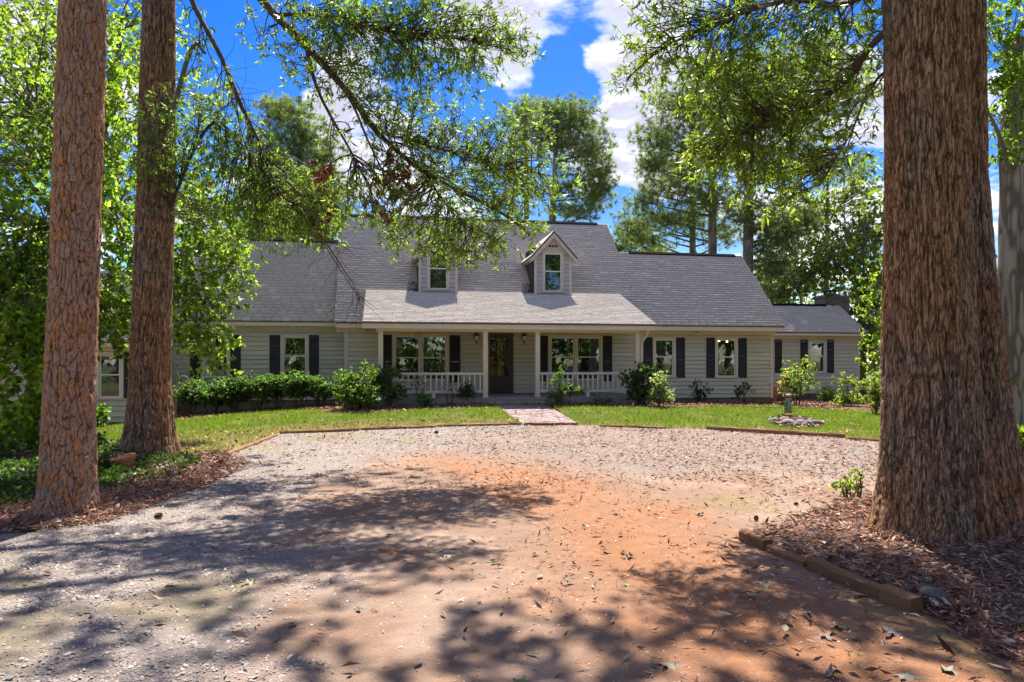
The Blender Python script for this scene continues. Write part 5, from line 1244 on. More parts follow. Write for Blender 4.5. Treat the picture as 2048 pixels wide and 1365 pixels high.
# ivy ground cover at the left (uncountable)
def ground_leaves(name, poly, n, L, Wd, base, seed, mat, lift=(.02, .14), up=.55, kind='stuff', bright=.4, yellow=.35, odd=0, oddc=(.2, .1, .04), parent=None, dens=None):
    rg = R_(seed); P = np.array(poly); lo, hi = P.min(0), P.max(0)
    q_ = rg.random((n * 4, 2)) * (hi - lo) + lo; q_ = q_[in_poly(q_[:, 0], q_[:, 1], poly)]
    if dens is not None: q_ = q_[rg.random(len(q_)) < dens(q_[:, 0], q_[:, 1])]
    q_ = q_[:n]; m = len(q_)
    z = gz(q_[:, 0], q_[:, 1]) + lift[0] + (lift[1] - lift[0]) * rg.random(m) * np.clip(fbm(q_[:, 0] * 1.5, q_[:, 1] * 1.5, 2.2) * 2 - .3, .1, 1.2)
    D = norm(rg.normal(0, 1, (m, 3))) * np.array((1, 1, up)) + np.array((0, 0, up * .35))
    sc = np.exp(rg.normal(0, .25, m)); V, Q = leaf_geo(np.column_stack([q_, z]), D, L * sc, Wd * sc, rg)
    return tag(link_mesh(name, np_mesh(name, V, [Q], leaf_cols(m, base, rg, bright, yellow, odd, oddc)), M[mat], parent), kind=kind)
IVY = gpoly([(-160, 1090), (60, 1010), (60, 1000), (210, 985), (260, 935), (215, 900), (190, 876), (60, 868), (-300, 880)])
iv = ground_leaves('ivy', IVY, 15000, .055, .042, (.035, .07, .02), 320, 'leaf_soft', (.01, .22), dens=lambda x, y: np.clip(fbm(x * 1.2, y * 1.2, 5) * 3.2 - .8 - np.clip(6.9 - y, 0, 1), .03, 1))
tag(iv, 'dark green ivy covering the ground round the pine trunk', 'ivy')
IV2 = gpoly([(200, 990), (330, 960), (400, 930), (380, 915), (240, 920)])
tag(ground_leaves('ivy', IV2, 1300, .05, .035, (.035, .07, .022), 323, 'leaf_soft', (.01, .12)), 'thin ivy trailing round the terracotta pot', 'ivy')

# grass
rg = R_(330)
def blades(poly, n, seed, dens, H=.055, wd=.006, base=(.115, .185, .026), dry=None):
    rg = R_(seed); P = np.array(poly); lo, hi = P.min(0), P.max(0)
    q_ = rg.random((int(n * 2.4), 2)) * (hi - lo) + lo; q_ = q_[in_poly(q_[:, 0], q_[:, 1], poly) & ~in_poly(q_[:, 0], q_[:, 1], PATHP)]
    q_ = q_[rg.random(len(q_)) < dens(q_[:, 0], q_[:, 1])][:n]; m = len(q_)
    z = gz(q_[:, 0], q_[:, 1]) - .012; a = rg.random(m) * 6.28; h = H * np.exp(rg.normal(0, .3, m)); ww = wd * np.exp(rg.normal(0, .2, m))
    b0 = np.column_stack([q_, z]); s = np.column_stack([np.cos(a), np.sin(a), np.zeros(m)]) * ww[:, None]
    t_ = b0 + np.column_stack([rg.normal(0, .45, m) * h, rg.normal(0, .45, m) * h, h])
    V = np.stack([b0 - s, b0 + s, t_], 1).reshape(-1, 3)
    dr = dry(q_[:, 0], q_[:, 1]) if dry else np.zeros(m); isd = rg.random(m) < dr * .75 + .04
    cc = np.array(base)[None] * np.exp(rg.normal(0, .28, (m, 1))); cc = np.where(rg.random((m, 1)) < .2, cc * np.array((1.7, 1.25, 1.1)), cc)
    cc = np.where(isd[:, None], np.array((.30, .235, .13))[None] * np.exp(rg.normal(0, .25, (m, 1))), cc)
    return V, np.arange(3 * m).reshape(m, 3), np.repeat(cc, 3, 0)
CURB = np.array(curb)
def curb_dist(x, y):
    d = np.full(x.shape, 99.0)
    for a, b in zip(CURB[:-1], CURB[1:]):
        ab = b - a; t = np.clip(((x - a[0]) * ab[0] + (y - a[1]) * ab[1]) / (ab @ ab), 0, 1)
        d = np.minimum(d, np.hypot(x - a[0] - t * ab[0], y - a[1] - t * ab[1]))
    return d
def dryness(x, y):
    left = smooth((1.5 - x) / 5) * 1.0 + .35
    return np.clip(smooth((2.4 - curb_dist(x, y) + 2.0 * (fbm(x * .8, y * .8, 8.8) - .5)) / 2.2) * left + smooth((fbm(x * 1.6, y * 1.6, 3.1) - .58) * 8) * .6, 0, 1)
V1, Q1, C1 = blades(LAWN, 230000, 331, lambda x, y: np.clip(1.05 - .55 * dryness(x, y), .1, 1), dry=dryness)
V2, Q2, C2 = blades(LAWN_R, 30000, 332, lambda x, y: np.where(x < 15, 1, .3), .07, .009, (.10, .17, .02))
tag(link_mesh('grass', np_mesh('grass', np.vstack([V1, V2]), [np.vstack([Q1, Q2 + len(V1)])], np.vstack([C1, C2])), M['grass']), kind='stuff')
tag(ground_leaves('lawn_litter', LAWN, 2600, .06, .03, (.28, .20, .14), 334, 'litter', (.02, .05), .25, dens=lambda x, y: .1 + .9 * dryness(x, y)), kind='stuff')

# gravel: loose angular stones
rg = R_(340)
OCT = np.array(((1, 0, 0), (-1, 0, 0), (0, 1, 0), (0, -1, 0), (0, 0, 1), (0, 0, -1)), float)
OF = np.array(((0, 2, 4), (2, 1, 4), (1, 3, 4), (3, 0, 4), (2, 0, 5), (1, 2, 5), (3, 1, 5), (0, 3, 5)))
def field(nm, arr): # value of a drive weight at points, nearest grid cell
    def f(x, y):
        i = np.clip(np.searchsorted(ys, y), 0, len(ys) - 1); j = np.clip(np.searchsorted(xs, x), 0, len(xs) - 1)
        return arr[i, j]
    return f
wL, wB_, wC_, wM = field('', g_left), field('', g_back), field('', clay), field('', moss)
def pts_in(poly, n, w, rg, near=True):
    P = np.array(poly); lo, hi = P.min(0), P.max(0); lo = np.maximum(lo, (-8, 2.6)); out = []
    got = 0
    while got < n:
        q_ = rg.random((200000, 2)) * (hi - lo) + lo
        if near: q_[:, 1] = lo[1] + (hi[1] - lo[1]) * rg.random(200000) ** 1.7
        q_ = q_[in_poly(q_[:, 0], q_[:, 1], poly)]; q_ = q_[np.abs(q_[:, 0]) < .78 * q_[:, 1] + 1]
        q_ = q_[rg.random(len(q_)) < w(q_[:, 0], q_[:, 1])]; out.append(q_); got += len(q_)
        if len(out) > 12: break
    return np.vstack(out)[:n]
def stones(name, q_, size, base, seed, var=.25):
    rg = R_(seed); m = len(q_); s = size * np.exp(rg.normal(0, .38, m))
    z = gz(q_[:, 0], q_[:, 1]) + (fbm(q_[:, 0] * 1.3, q_[:, 1] * 1.3, .3) - .5) * .05 + s * .25
    a = rg.random((m, 1)) * 6.28; ca, sa = np.cos(a), np.sin(a)
    o = OCT[None] * (1 + .35 * rg.normal(0, 1, (m, 6, 1)).clip(-1.5, 1.5)) * s[:, None, None] * np.array((1, .75, .55)) + rg.normal(0, .18, (m, 6, 3)) * s[:, None, None]
    o = np.stack([o[..., 0] * ca - o[..., 1] * sa, o[..., 0] * sa + o[..., 1] * ca, o[..., 2]], -1)
    V = (np.column_stack([q_, z])[:, None] + o).reshape(-1, 3)
    Fc = (OF[None, :4] + np.arange(m)[:, None, None] * 6).reshape(-1, 3)
    cc = np.array(base)[None] * np.exp(rg.normal(0, var, (m, 1))) * (1 + rg.normal(0, .05, (m, 3)))
    return tag(link_mesh(name, np_mesh(name, V, [Fc], np.repeat(np.clip(cc, .02, .7), 6, 0)), M['gravel']), kind='stuff')
stones('gravel', pts_in(DRIVE, 52000, lambda x, y: .75 * wL(x, y) * (1 - .75 * wM(x, y)) * np.clip(fbm(x * 1.1, y * 1.1, 6.1) * 2.2 - .35, .1, 1), R_(341), True), .0074, (.275, .235, .21), 342, .30)
stones('gravel', pts_in(DRIVE, 22000, lambda x, y: wB_(x, y) * .8 + .02, R_(343), False), .009, (.25, .205, .17), 344, .26)
stones('grit', pts_in(DRIVE, 12000, lambda x, y: (1 - wL(x, y)) * .5, R_(345), True), .0045, (.36, .27, .21), 346, .5)

# leaf litter and pine straw
def strewn(name, q_, L, Wd, bases, seed, up=.16, lift=.012, mat='litter', narrow=False):
    rg = R_(seed); m = len(q_)
    z = gz(q_[:, 0], q_[:, 1]) + (fbm(q_[:, 0] * 1.3, q_[:, 1] * 1.3, .3) - .5) * .05 + lift * (.4 + rg.random(m))
    D = rg.normal(0, 1, (m, 3)) * np.array((1, 1, up)); sc = np.exp(rg.normal(0, .3, m))
    V, Q = leaf_geo(np.column_stack([q_, z]), D, L * sc, Wd * sc, rg, .25, .05 if narrow else .12)
    V = V.reshape(m, 4, 3); V[:, 2, 2] = np.maximum(V[:, 2, 2], z - lift * .6); V[:, 1, 2] = np.maximum(V[:, 1, 2], z - .004); V[:, 3, 2] = np.maximum(V[:, 3, 2], z - .004)
    b = np.array(bases)[rg.integers(0, len(bases), m)] * np.exp(rg.normal(0, .35, (m, 1)))
    return tag(link_mesh(name, np_mesh(name, V.reshape(-1, 3), [Q], np.repeat(np.clip(b, .01, .6), 4, 0)), M[mat]), kind='stuff')
OAKBED = oak_bed + [(3.6, 2.7), (6.5, 2.7), (8.5, 6), (7.0, 9.5), (4.9, 9.0)]
LBED = gpoly([(-200, 1085), (90, 1064), (210, 1050), (330, 1004), (430, 968), (500, 930), (440, 905), (330, 925), (200, 985), (0, 1020), (-200, 1030)])
browns = [(.26, .13, .08), (.34, .19, .125), (.16, .09, .06), (.42, .29, .22), (.29, .11, .06)]
full = lambda x, y: np.ones(x.shape)
strewn('pine_straw', pts_in(OAKBED, 29000, full, R_(350), True), .085, .0035, browns, 351, .30, .05, narrow=True)
strewn('leaf_litter', pts_in(OAKBED, 13000, full, R_(352), True), .05, .017, browns + [(.34, .27, .23)], 353, .30, .045)
strewn('pine_straw', pts_in(LBED, 19000, full, R_(354), True), .085, .0035, browns, 355, .28, .04, narrow=True)
strewn('leaf_litter', pts_in(LBED, 9000, full, R_(356), True), .05, .018, browns + [(.34, .25, .21)], 357, .28, .04)
greyb = [(.17, .11, .085), (.25, .15, .10), (.32, .23, .18), (.13, .085, .07), (.22, .11, .06)]
clump = lambda x, y: np.clip(fbm(x * 1.4, y * 1.4, 9.1) * 4 - 1.6, .04, 1)
strewn('leaf_litter', pts_in(DRIVE, 4600, lambda x, y: clump(x, y) * (.35 + .65 * smooth((x + .6) / 1.6)) * np.where(y < 4.5, .5, 1), R_(358), True), .045, .009, greyb, 359, .3, .012)
strewn('leaf_litter', pts_in(DRIVE, 9000, lambda x, y: np.where(y > 8.5, 1, 0) * (.25 + clump(x, y)), R_(360), False), .05, .013, [(.24, .15, .11), (.34, .22, .16), (.42, .31, .25), (.30, .15, .09)], 361, .3, .014)
strewn('leaf_litter', pts_in(DRIVE, 3000, lambda x, y: np.exp(-np.maximum(0, 3.0 - x) * 1.2) * .9 + .02, R_(362), True), .06, .016, browns, 363, .3, .02)
BED = gpoly([(360, 842), (560, 819), (700, 829), (900, 819), (980, 815)]) + [tuple(to_world(-.9, -2.8)), tuple(to_world(-4.4, -2.8)), tuple(to_world(-10.7, .6))]
BED2 = gpoly([(1080, 812), (1300, 818), (1545, 814), (1700, 824)]) + [tuple(to_world(14, 2.4)), tuple(to_world(10.3, .1)), tuple(to_world(4.4, .1)), tuple(to_world(4.4, -2.8)), tuple(to_world(.9, -2.8))]
for i, bd in enumerate((BED, BED2)):
    P = np.array(bd); rg = R_(370 + i); q_ = rg.random((60000, 2)) * (P.max(0) - P.min(0)) + P.min(0); q_ = q_[in_poly(q_[:, 0], q_[:, 1], bd)][:6500]
    strewn('leaf_litter', q_, .07, .03, browns, 372 + i, .3, .03)

# single fallen leaves that can be told apart, resting on the drive or bed
def lobed(nl, r, seed):
    rg = R_(seed); n = nl * 4 + 2; vs = [(0, 0, .006)]; 
    for i in range(n):
        a = -math.pi * .86 + 1.72 * math.pi * i / (n - 1); ph = (i % 4) / 4; lob_ = (1.0 if i % 4 == 2 else (.62 if i % 2 else .42))
        rr = r * lob_ * (1 - .22 * abs(a) / math.pi); vs.append((rr * math.cos(a), rr * math.sin(a), .012 * rg.normal() + .03 * r * 10 * (rr / r) ** 2 * rg.random() * .35))
    fs = [(0, i, i + 1) for i in range(1, n)]
    k = len(vs); vs += [(-r * .1, -.002, .004), (-r * .1, .002, .004), (-r * .85, 0, .012)]; fs.append((k, k + 1, k + 2))
    return vs, fs
def oval(L, wd, seed, curl=.25):
    rg = R_(seed); vs, fs = [], []; n = 7
    for i in range(n + 1):
        t = i / n; w_ = wd * math.sin(math.pi * min(.98, max(.03, t ** .85))) * .5; x = (t - .5) * L; z = .008 + curl * L * (2 * t - 1) ** 2 * .5
        vs += [(x, -w_, z + w_ * .6), (x, 0, z), (x, w_, z + w_ * .5)]
    for i in range(n):
        a = 3 * i; fs += [(a, a + 3, a + 4, a + 1), (a + 1, a + 4, a + 5, a + 2)]
    return vs, fs
def leafm(nm, c, rough=.7): m = plain(nm, c, rough, .25, 40, .2, 80, .25, rnd=.5); return m
LM = {'pale': leafm('pale_leaf', (.27, .25, .17)), 'green': leafm('green_leaf', (.055, .11, .035)), 'olive': leafm('olive_leaf', (.20, .20, .09)), 'brown': leafm('brown_leaf', (.16, .085, .045)), 'red': leafm('red_leaf', (.24, .075, .03)), 'grey': leafm('grey_leaf', (.22, .175, .14))}
meshes = {}
for k, fn in (('lobe', lambda s: lobed(5, .075, s)), ('maple', lambda s: lobed(3, .06, s)), ('oval', lambda s: oval(.10, .045, s)), ('willow', lambda s: oval(.105, .022, s, .35))):
    for c_ in LM:
        for s in (1, 2):
            b = MB(); b.add(*fn(s * 7)); me = b.mesh('fallen_leaf', True); me.materials.append(LM[c_]); meshes[k, c_, s] = me
def put_leaf(x, y, kind, colr, par, sc=1.0, lift=.004):
    z = float(gz(x, y) + (fbm(np.array(x * 1.3), np.array(y * 1.3), .3) - .5) * .05) + lift
    o = bpy.data.objects.new('fallen_leaf', meshes[kind, colr, random.choice((1, 2))]); COL.objects.link(o)
    o.location = (x, y, z); o.rotation_euler = (random.uniform(-.2, .2), random.uniform(-.2, .2), random.uniform(0, 6.28)); o.scale = (sc * .86,) * 3
    o.parent = par
for px, py, k, c_, sc in ((487, 1172, 'lobe', 'olive', 1.2), (500, 1170, 'maple', 'pale', 1.0), (1337, 1330, 'lobe', 'pale', 1.3), (1812, 1355, 'lobe', 'pale', 1.2), (1932, 1247, 'maple', 'pale', 1.2), (1996, 1246, 'lobe', 'green', 1.1), (1790, 1268, 'lobe', 'grey', 1.2), (1531, 1175, 'lobe', 'olive', 1.1),
        (1503, 1198, 'oval', 'olive', 1.2), (1569, 1266, 'oval', 'pale', 1.0), (1712, 1282, 'oval', 'green', .9), (1650, 1277, 'lobe', 'grey', 1.1), (895, 1116, 'lobe', 'pale', 1.1), (990, 1130, 'oval', 'green', .9), (837, 1328, 'oval', 'grey', .9), (717, 1225, 'oval', 'green', .8), (1067, 1310, 'willow', 'green', 1.0), (750, 1227, 'maple', 'brown', 1.1),
        (585, 1255, 'oval', 'olive', 1.0), (638, 1340, 'willow', 'olive', 1.0), (1555, 1302, 'willow', 'grey', 1.3), (1040, 1362, 'lobe', 'olive', 1.1), (160, 1232, 'maple', 'green', .9), (95, 1150, 'oval', 'red', .9), (345, 1175, 'lobe', 'brown', 1.0), (1660, 1350, 'maple', 'grey', 1.2), (1610, 1237, 'willow', 'grey', 1.2), (1620, 1245, 'willow', 'brown', 1.2), (1540, 1155, 'oval', 'grey', .9), (1680, 1258, 'maple', 'olive', .9), (1900, 1345, 'maple', 'pale', 1.0),
        (2040, 1255, 'lobe', 'pale', 1.0), (1690, 1058, 'oval', 'pale', .9), (1990, 1075, 'oval', 'green', .9), (1350, 1090, 'maple', 'red', 1.0), (1255, 1112, 'lobe', 'brown', 1.2), (1212, 1100, 'maple', 'brown', 1.1), (790, 1110, 'maple', 'red', 1.1), (1240, 1075, 'oval', 'brown', .9)):
    p = ground_at(px, py); bed = in_poly(np.array([p[0]]), np.array([p[1]]), OAKBED)[0]
    put_leaf(p[0], p[1], k, c_, ground if bed else driveway, sc, .04 if bed else .006)
q_ = pts_in(DRIVE, 110, lambda x, y: np.where(y < 9, .3 + .7 * smooth((x + 1.5) / 2), 0) * clump(x, y), R_(380), True)
for x, y in q_: put_leaf(x, y, random.choice(('willow', 'willow', 'willow', 'oval', 'maple')), random.choice(('brown', 'brown', 'grey', 'grey', 'red', 'olive')), driveway, random.uniform(.6, 1.05))
# sticks on the bed
def stick(pts, r, label):
    P = [ground_at(*p) + np.array((0, 0, .03)) for p in pts]; b0 = P[0]; o = MB()
    o.tube([tuple(p - b0) for p in smooth_line(P, 10)], [r * (1 - .05 * k) for k in range(10)], 6)
    tag(o.build('stick', M['twig'], None, smooth_=True, loc=tuple(b0)), label, 'stick', 'fallen sticks on the leaf bed')
stick([(1500, 1088), (1570, 1062), (1620, 1030), (1690, 1022)], .013, 'long bent dark stick crossing the timber corner of the leaf bed')
stick([(1625, 1022), (1680, 1028), (1770, 1040)], .010, 'thin dark stick lying behind the bent one towards the trunk')
stick([(1790, 1098), (1850, 1100)], .014, 'short thick stick lying just in front of the double trunk')
stick([(1840, 1115), (1900, 1102), (1950, 1085)], .008, 'slim forked looking stick right of the trunk foot')
stick([(1875, 1180), (1895, 1215)], .013, 'short dark stick beside the grey rock')
stick([(1985, 1200), (2048, 1225)], .014, 'dark stick at the right edge of the leaf bed')

# ------------------------------------------------------------------ small things
def rock(px, py, s, label, seed, name='rock', cat='rock', group=None, mat='stone', sq=(1, .75, .45), lift=.0):
    p = ground_at(px, py); rg = R_(seed); n, m = 12, 8; vs, fs = [], []
    for j in range(m + 1):
        for i in range(n):
            a, b = 2 * math.pi * i / n, math.pi * j / m; d = np.array((math.sin(b) * math.cos(a), math.sin(b) * math.sin(a), math.cos(b)))
            d = np.sign(d) * np.abs(d) ** .8; k = .72 + .6 * float(fbm(d[0] * 1.4 + seed, d[1] * 1.4, d[2] * 1.4, 3)); vs.append(tuple(d * k * s * np.array(sq)))
    fs = [(j * n + i, j * n + (i + 1) % n, (j + 1) * n + (i + 1) % n, (j + 1) * n + i) for j in range(m) for i in range(n)]
    o = MB().add(vs, fs).build(name, M[mat], None, loc=(p[0], p[1], p[2] + s * sq[2] * .55 + lift), rot=(0, 0, rg.random() * 6))
    return tag(o, label, cat, group)
SG = 'grey stones edging the small lawn bed'
for i, (px, py, s, l) in enumerate(((1546, 846, .20, 'flat grey stone at the left end of the small lawn bed'), (1562, 843, .13, 'low stone just behind the flat one at the left of the small lawn bed'), (1578, 851, .24, 'largest blue grey stone at the front of the small lawn bed'), (1592, 853, .15, 'brownish stone tucked against the largest blue grey stone'),
        (1604, 850, .20, 'dark stone in the middle right of the small lawn bed'), (1618, 848, .16, 'thin dark stone between two others in the small lawn bed'), (1632, 852, .22, 'dark pointed stone at the right end of the small lawn bed'), (1570, 838, .12, 'small stone behind the flag foot in the lawn bed'))):
    rock(px, py, s * .78, l, 400 + i, 'stone', 'stone', SG, 'stone', (1, .8, .5))
rock(1866, 1206, .08, 'rough grey weathered rock at the end of the thick timber', 420, 'rock', 'rock', None, 'rock', (1.5, .9, .6), .02)
rock(1758, 1062, .06, 'pale bluish stone in the hollow at the foot of the double trunk', 421, 'stone', 'stone', None, 'stone', (1.3, .8, .5), .03)
# litter in the small bed on the lawn
bp_ = gpoly([(1530, 846), (1560, 838), (1610, 838), (1652, 850), (1640, 858), (1570, 857)])
P = np.array(bp_); rg = R_(425); q_ = rg.random((9000, 2)) * (P.max(0) - P.min(0)) + P.min(0); q_ = q_[in_poly(q_[:, 0], q_[:, 1], bp_)][:1800]
strewn('bed_mulch', q_, .08, .04, [(.30, .19, .15), (.22, .12, .09), (.36, .28, .22)], 426, .3, .05)
# garden flag
f0 = ground_at(1577, 838); t = empty('garden_flag', f0, 0, 'small garden flag printed with a sunflower under a pink topper in the stone ringed bed', 'garden flag')
s_ = pxr(1, f0[1])
MB().tube([(-.10, 0, 0), (-.10, 0, .56), (.10, 0, .56)], .008, 6).build('flag_stand', M['iron'], t)
M['flag'] = plain('pale_flag_cloth', (.24, .32, .24), .85, .15, 6); M['pink'] = plain('pink_cloth', (.50, .24, .23), .8, .2, 8); M['sunf'] = plain('sunflower_print', (.60, .38, .04), .85, .2); M['fcore'] = plain('flower_core_print', (.10, .04, .02), .85, .2); M['fleaf'] = plain('leaf_print', (.05, .14, .05), .85, .2)
b = MB(); n = 10; vs = []
for i in range(n + 1): vs += [(-.085 + .17 * i / n, .012 * math.sin(i * 1.1), .14), (-.085 + .17 * i / n, .008 * math.sin(i * 1.1), .55)]
b.add(vs, [(2 * i, 2 * i + 2, 2 * i + 3, 2 * i + 1) for i in range(n)]); fl = b.build('flag_cloth', M['flag'], t)
pt = MB()
for k in range(12):
    a = k * math.pi / 6; ca, sa = math.cos(a), math.sin(a)
    pt.add([(.04 + .022 * ca - .010 * sa, -.022, .28 + .022 * sa + .010 * ca), (.04 + .022 * ca + .010 * sa, -.022, .28 + .022 * sa - .010 * ca), (.04 + .052 * ca, -.022, .28 + .052 * sa)], [(0, 1, 2)])
pt.build('flower_petals', M['sunf'], fl)
b = MB(); b.add([(.04, -.024, .28)] + [(.04 + .026 * math.cos(a * .628), -.024, .28 + .026 * math.sin(a * .628)) for a in range(10)], [(0, i + 1, (i + 1) % 10 + 1) for i in range(10)]); b.build('flower_core', M['fcore'], fl)
b = MB()
for x, z, sx, sz in ((-.05, .42, .05, .035), (-.06, .25, .03, .06), (.06, .47, .04, .03), (-.04, .34, .03, .03), (.05, .19, .045, .02)): b.add([(x - sx, -.020, z), (x, -.020, z - sz), (x + sx, -.020, z), (x, -.020, z + sz)], [(0, 1, 2, 3)])
b.build('leaf_print', M['fleaf'], fl)
MB().lathe([(.001, .66), (.04, .655), (.075, .63), (.085, .60), (.05, .585), (.001, .58)], 0, 0, 14).build('topper', M['pink'], t, smooth_=True)
MB().lathe([(.06, -.04), (.085, .09), (.10, .09), (.10, .12), (.001, .12)], 0, 0, 12).build('foot_pot', M['terracotta'], t)
# terracotta pot
p0 = ground_at(250, 940); t = empty('flower_pot', p0 + np.array((0, 0, .02)), 0, 'terracotta flower pot with dead stems beside the left oak trunk', 'flower pot')
b = MB(); b.lathe([(.001, 0), (.105, 0), (.135, .11), (.155, .115), (.165, .165), (.15, .165), (.135, .12), (.001, .115)], 0, 0, 24); o = b.build('pot', M['terracotta'], t, smooth_=False)
o.rotation_euler = (.10, -.14, 0)
rg = R_(430); e0 = rg.normal(0, .05, (26, 3)) * (1, 1, 0) + (0, 0, .12); e1 = e0 + np.column_stack([rg.normal(-.08, .16, 26), rg.normal(0, .12, 26), rg.random(26) * .16 - .04])
V, Q = tubes(curve_pts(e0, e1, 6, .25, rg, .1), np.full(26, .004), np.full(26, .0015), 3); link_mesh('dead_stems', np_mesh('dead_stems', V, [Q]), M['twig_grey'], t)
# metal hoop by the hedge
h0 = ground_at(352, 842); Y_ = h0[1]; t = empty('garden_hook', h0, 0, 'thin curved metal plant hook with a ring standing before the hedge by the oak', 'garden hook')
pts = [(-.0, 0, 0), (.0, 0, .9)] + [(.21 - .21 * math.cos(a), 0, .95 + .32 * math.sin(a)) for a in np.linspace(.1, 2.7, 9)] + [(.42, 0, .98), (.44, 0, .84)]
M['rust'] = plain('pale_rusty_metal', (.34, .27, .22), .6, .3, 12)
MB().tube(pts, .010, 6).build('hook_rod', M['rust'], t, smooth_=True)
MB().tube([(.44 + .06 * math.cos(a), 0, .79 + .06 * math.sin(a)) for a in np.linspace(0, 6.28, 15)], .008, 5, False).build('ring', M['rust'], t, smooth_=True)
# dark green standpipe left of the porch
p0 = ground_at(757, 822); t = empty('drain_pipe', p0, 0, 'dark green standpipe with a cap between the shrubs left of the porch', 'pipe')
MB().lathe([(.08, -.05), (.08, .24), (.10, .245), (.10, .32), (.06, .36), (.001, .365)], 0, 0, 16).build('pipe_body', M['darkgreen'], t, smooth_=False)
MB().lathe([(.082, .10), (.095, .10), (.095, .14), (.082, .14)], 0, 0, 16).build('collar', M['darkgreen'], t)
# orange post and wire
pp = np.array((*to_world(10.75, .9), .0)); zt_ = EYE - (775 - HY) / F * pp[1]; p0 = np.array((pp[0], pp[1], float(gz(pp[0], pp[1]))))
b = MB(); b.tube([(0, 0, -.1), (.005, 0, zt_ - p0[2] - .03), (.005, 0, zt_ - p0[2])], [.12, .115, .10], 12); o = b.build('wooden_post', M['post'], None, loc=tuple(p0)); tag(o, 'stubby orange brown wooden post beside the house corner and rose bush', 'post')
b = MB()
for z in (.25, .5, .72): b.tube([(-.62, -.3, z), (-.3, -.1, z - .02), (-.12, 0, z)], .006, 4); b.tube([(.12, 0, z), (.6, .1, z - .03), (1.1, .2, z)], .006, 4)
o = b.build('wire_fence', M['rust'], None, loc=tuple(p0)); tag(o, 'thin wire strung either side of the stubby orange post', 'fence')
# dark picket fence before the far wing
a_, b_ = np.array(to_world(12.3, 1.75)), np.array(to_world(14.75, 1.75)); zb = float(gz(*a_)); t = empty('picket_fence', (a_[0], a_[1], zb), A10, 'low dark metal picket fence in front of the far right wing', 'fence')
L = float(np.linalg.norm(b_ - a_)); hgt = EYE - (786 - HY) / F * a_[1] - zb
for z in (.10, hgt - .08): MB().box(0, L, -.012, .012, z, z + .035).build('rail', M['fence'], t)
n = int(L / .095)
me = MB().box(-.011, .011, -.024, -.0125, .02, hgt - .02).add([(-.011, -.024, hgt - .02), (.011, -.024, hgt - .02), (.011, -.0125, hgt - .02), (-.011, -.0125, hgt - .02), (0, -.018, hgt + .03)], [(0, 1, 4), (1, 2, 4), (2, 3, 4), (3, 0, 4)]).mesh('picket'); me.materials.append(M['fence'])
for i in range(n):
    o = bpy.data.objects.new('picket', me); COL.objects.link(o); o.parent = t; o.location = (.04 + i * .095, 0, 0)
for x in (0, L / 2, L): MB().box(x - .03, x + .03, -.03 + .045, .03 + .045, -.1, hgt + .05).build('post', M['fence'], t)
# pine cones
def cone(px, py, s, label, rz):
    p = ground_at(px, py); t = empty('pine_cone', (p[0], p[1], p[2] + s * .55), rz, label, 'pine cone', 'pine cones on the ground'); b = MB(); b.lathe([(.001, -s), (s * .42, -s * .6), (s * .5, 0), (s * .3, s * .7), (.001, s)], 0, 0, 8)
    core = b.build('core', M['twig'], t, rot=(1.35, 0, 0)); sc_ = MB()
    for k in range(70):
        z = -s * .9 + 1.8 * s * k / 70; a = k * 2.4; r = s * (.62 * math.sqrt(max(.05, 1 - (z / s) ** 2)) + .05); ca, sa = math.cos(a), math.sin(a); w_ = s * .2
        sc_.add([(ca * r * .5 - sa * w_, sa * r * .5 + ca * w_, z), (ca * r * .5 + sa * w_, sa * r * .5 - ca * w_, z), (ca * r * 1.15 + sa * w_ * .7, sa * r * 1.15 - ca * w_ * .7, z + s * .14), (ca * r * 1.25, sa * r * 1.25, z + s * .22), (ca * r * 1.15 - sa * w_ * .7, sa * r * 1.15 + ca * w_ * .7, z + s * .14)], [(0, 1, 2, 3, 4)])
    tag(sc_.build('scales', M['conescale'], t, rot=(1.35, 0, 0)), kind='stuff')
M['conescale'] = plain('cone_scale', (.12, .085, .065), .9, .4, 30)
cone(1925, 1232, .055, 'large open pine cone beside the pale lobed leaf in the leaf bed', .6); cone(316, 1037, .04, 'dark pine cone on the gravel right of the pine trunk', 1.7); cone(1512, 1040, .028, 'pine cone at the back corner of the leaf bed', 2.5); cone(1592, 1012, .028, 'pine cone among the leaves left of the azalea seedling', .2); cone(872, 868, .05, 'small dark cone at the back of the drive near the lawn edge', 1)
# leaves caught beside the dormers
for uc in (1.985, -2.085):
    rg = R_(440 + int(uc * 10)); m = 160; u_ = uc - .72 - rg.random(m) ** 2 * .32; v_ = .62 + rg.random(m) * .5
    z_ = np.maximum(3.24 + SL * v_, 2.7 + .358 * (v_ - PE)) + .03 + rg.random(m) * .04
    V, Q = leaf_geo(np.column_stack([u_, v_, z_]), rg.normal(0, 1, (m, 3)) * (1, 1, .5), .07, .03, rg)
    tag(link_mesh('leaf_litter', np_mesh('leaf_litter', V, [Q], leaf_cols(m, (.17, .085, .05), rg)), M['litter'], house), kind='stuff')

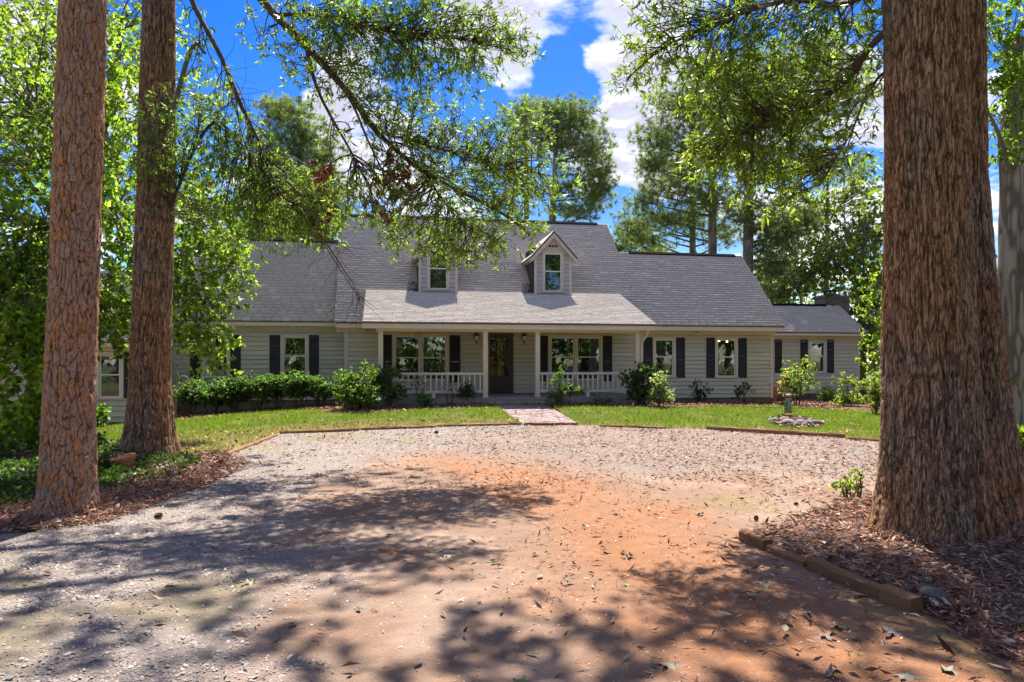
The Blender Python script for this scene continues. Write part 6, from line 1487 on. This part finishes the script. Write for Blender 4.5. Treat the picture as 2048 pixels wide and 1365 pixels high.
# ------------------------------------------------------------------ far woods: beyond the house and behind the viewer (seen in the window panes)
def wood(name, spots, seed, n, L, Wd, base, label=None):
    rg = R_(seed); Vs, Cs, Q0 = [], [], []; o_ = 0; tr = MB()
    for x, y, H, r in spots:
        tr.tube([(x, y, -.2), (x + .2, y, H * .5), (x, y, H * .9)], [r * .09, r * .06, r * .02], 7)
        nb = 9; cs = np.array((x, y, 0)) + np.column_stack([rg.normal(0, r * .45, nb), rg.normal(0, r * .45, nb), H * (.30 + .65 * rg.random(nb))])
        k = n // nb; P = np.vstack([in_ell(c_, (r * .5, r * .5, H * .12), k, rg) for c_ in cs]); m = len(P)
        V, Q = leaf_geo(P, rg.normal(0, 1, (m, 3)), L * np.exp(rg.normal(0, .25, m)), Wd, rg); Vs.append(V); Q0.append(Q + o_); o_ += len(V)
        Cs.append(leaf_cols(m, base, rg, .45, .4) * np.exp(rg.normal(0, .15)))
    w_ = tag(link_mesh(name, np_mesh(name, np.vstack(Vs), [np.vstack(Q0)], np.clip(np.vstack(Cs), .003, .6)), M['leaf_soft']), kind='stuff')
    tag(tr.build('woods_trunks', M['twig_grey'], w_), kind='stuff')
rg = R_(450)
wood('woods', [(x + rg.normal(0, 1.5), -20 - rg.random() * 8, 8 + 4 * rg.random(), 4 + 1.5 * rg.random()) for x in np.arange(-34, 36, 3.6)], 451, 900, .55, .32, (.05, .085, .02))
wood('woods', [(x + rg.normal(0, 2), 62 + rg.random() * 14, 9 + 4 * rg.random(), 4.5) for x in np.arange(-52, 62, 6)], 452, 2000, .28, .17, (.095, .12, .045))
wood('woods', [(38 + 5 * rg.random(), y_ + rg.normal(0, 1), 11 + 4 * rg.random(), 4.5) for y_ in np.arange(-26, 20, 4)] + [(x_, -27, 9 + 5 * rg.random(), 4.5) for x_ in np.arange(38, 60, 4)], 457, 1000, .5, .3, (.05, .085, .02))
wood('woods', [(x_, -22, 15, 5) for x_ in (12, 16.5, 21, 25.5)], 458, 1500, .5, .3, (.05, .085, .02))
wood('woods', [(x_, -20, 15, 5) for x_ in (-9, -4.5, 0, 4.5)], 456, 1500, .5, .3, (.05, .085, .02))
wood('woods', [(x, -17 - 4 * rg.random(), 2.5 + 2 * rg.random(), 3) for x in np.arange(-30, 32, 3.2)], 455, 420, .45, .28, (.05, .085, .02))
wood('woods', [(-13.5 - 3 * rg.random(), y + rg.normal(0, 1), 9 + 4 * rg.random(), 3.2) for y in (22, 31)], 453, 700, .34, .2, (.045, .08, .02))
wood('woods', [(x_ + rg.normal(0, 1), y_ + rg.normal(0, 2), 3 + 3 * rg.random(), 3.4) for x_, y_ in ((20, 33), (24, 30), (28, 27), (33, 26), (22, 40), (30, 38), (38, 34), (27, 46), (36, 44), (45, 40), (40, 24), (46, 30))], 459, 900, .3, .18, (.085, .11, .035))
wood('woods', [(x_ + rg.normal(0, 1), y_ + rg.normal(0, 2), 3 + 3 * rg.random(), 3.4) for x_, y_ in ((-20, 22), (-24, 28), (-19, 33), (-28, 34), (-33, 26), (-24, 42), (-34, 44), (-42, 36), (-14, 44), (-10, 52))], 460, 800, .3, .18, (.085, .11, .035))
wood('woods', [(17 + 4 * rg.random(), y + rg.normal(0, 1), 9 + 4 * rg.random(), 3.2) for y in (13, 22, 29, 37)], 454, 900, .36, .2, (.055, .085, .025))
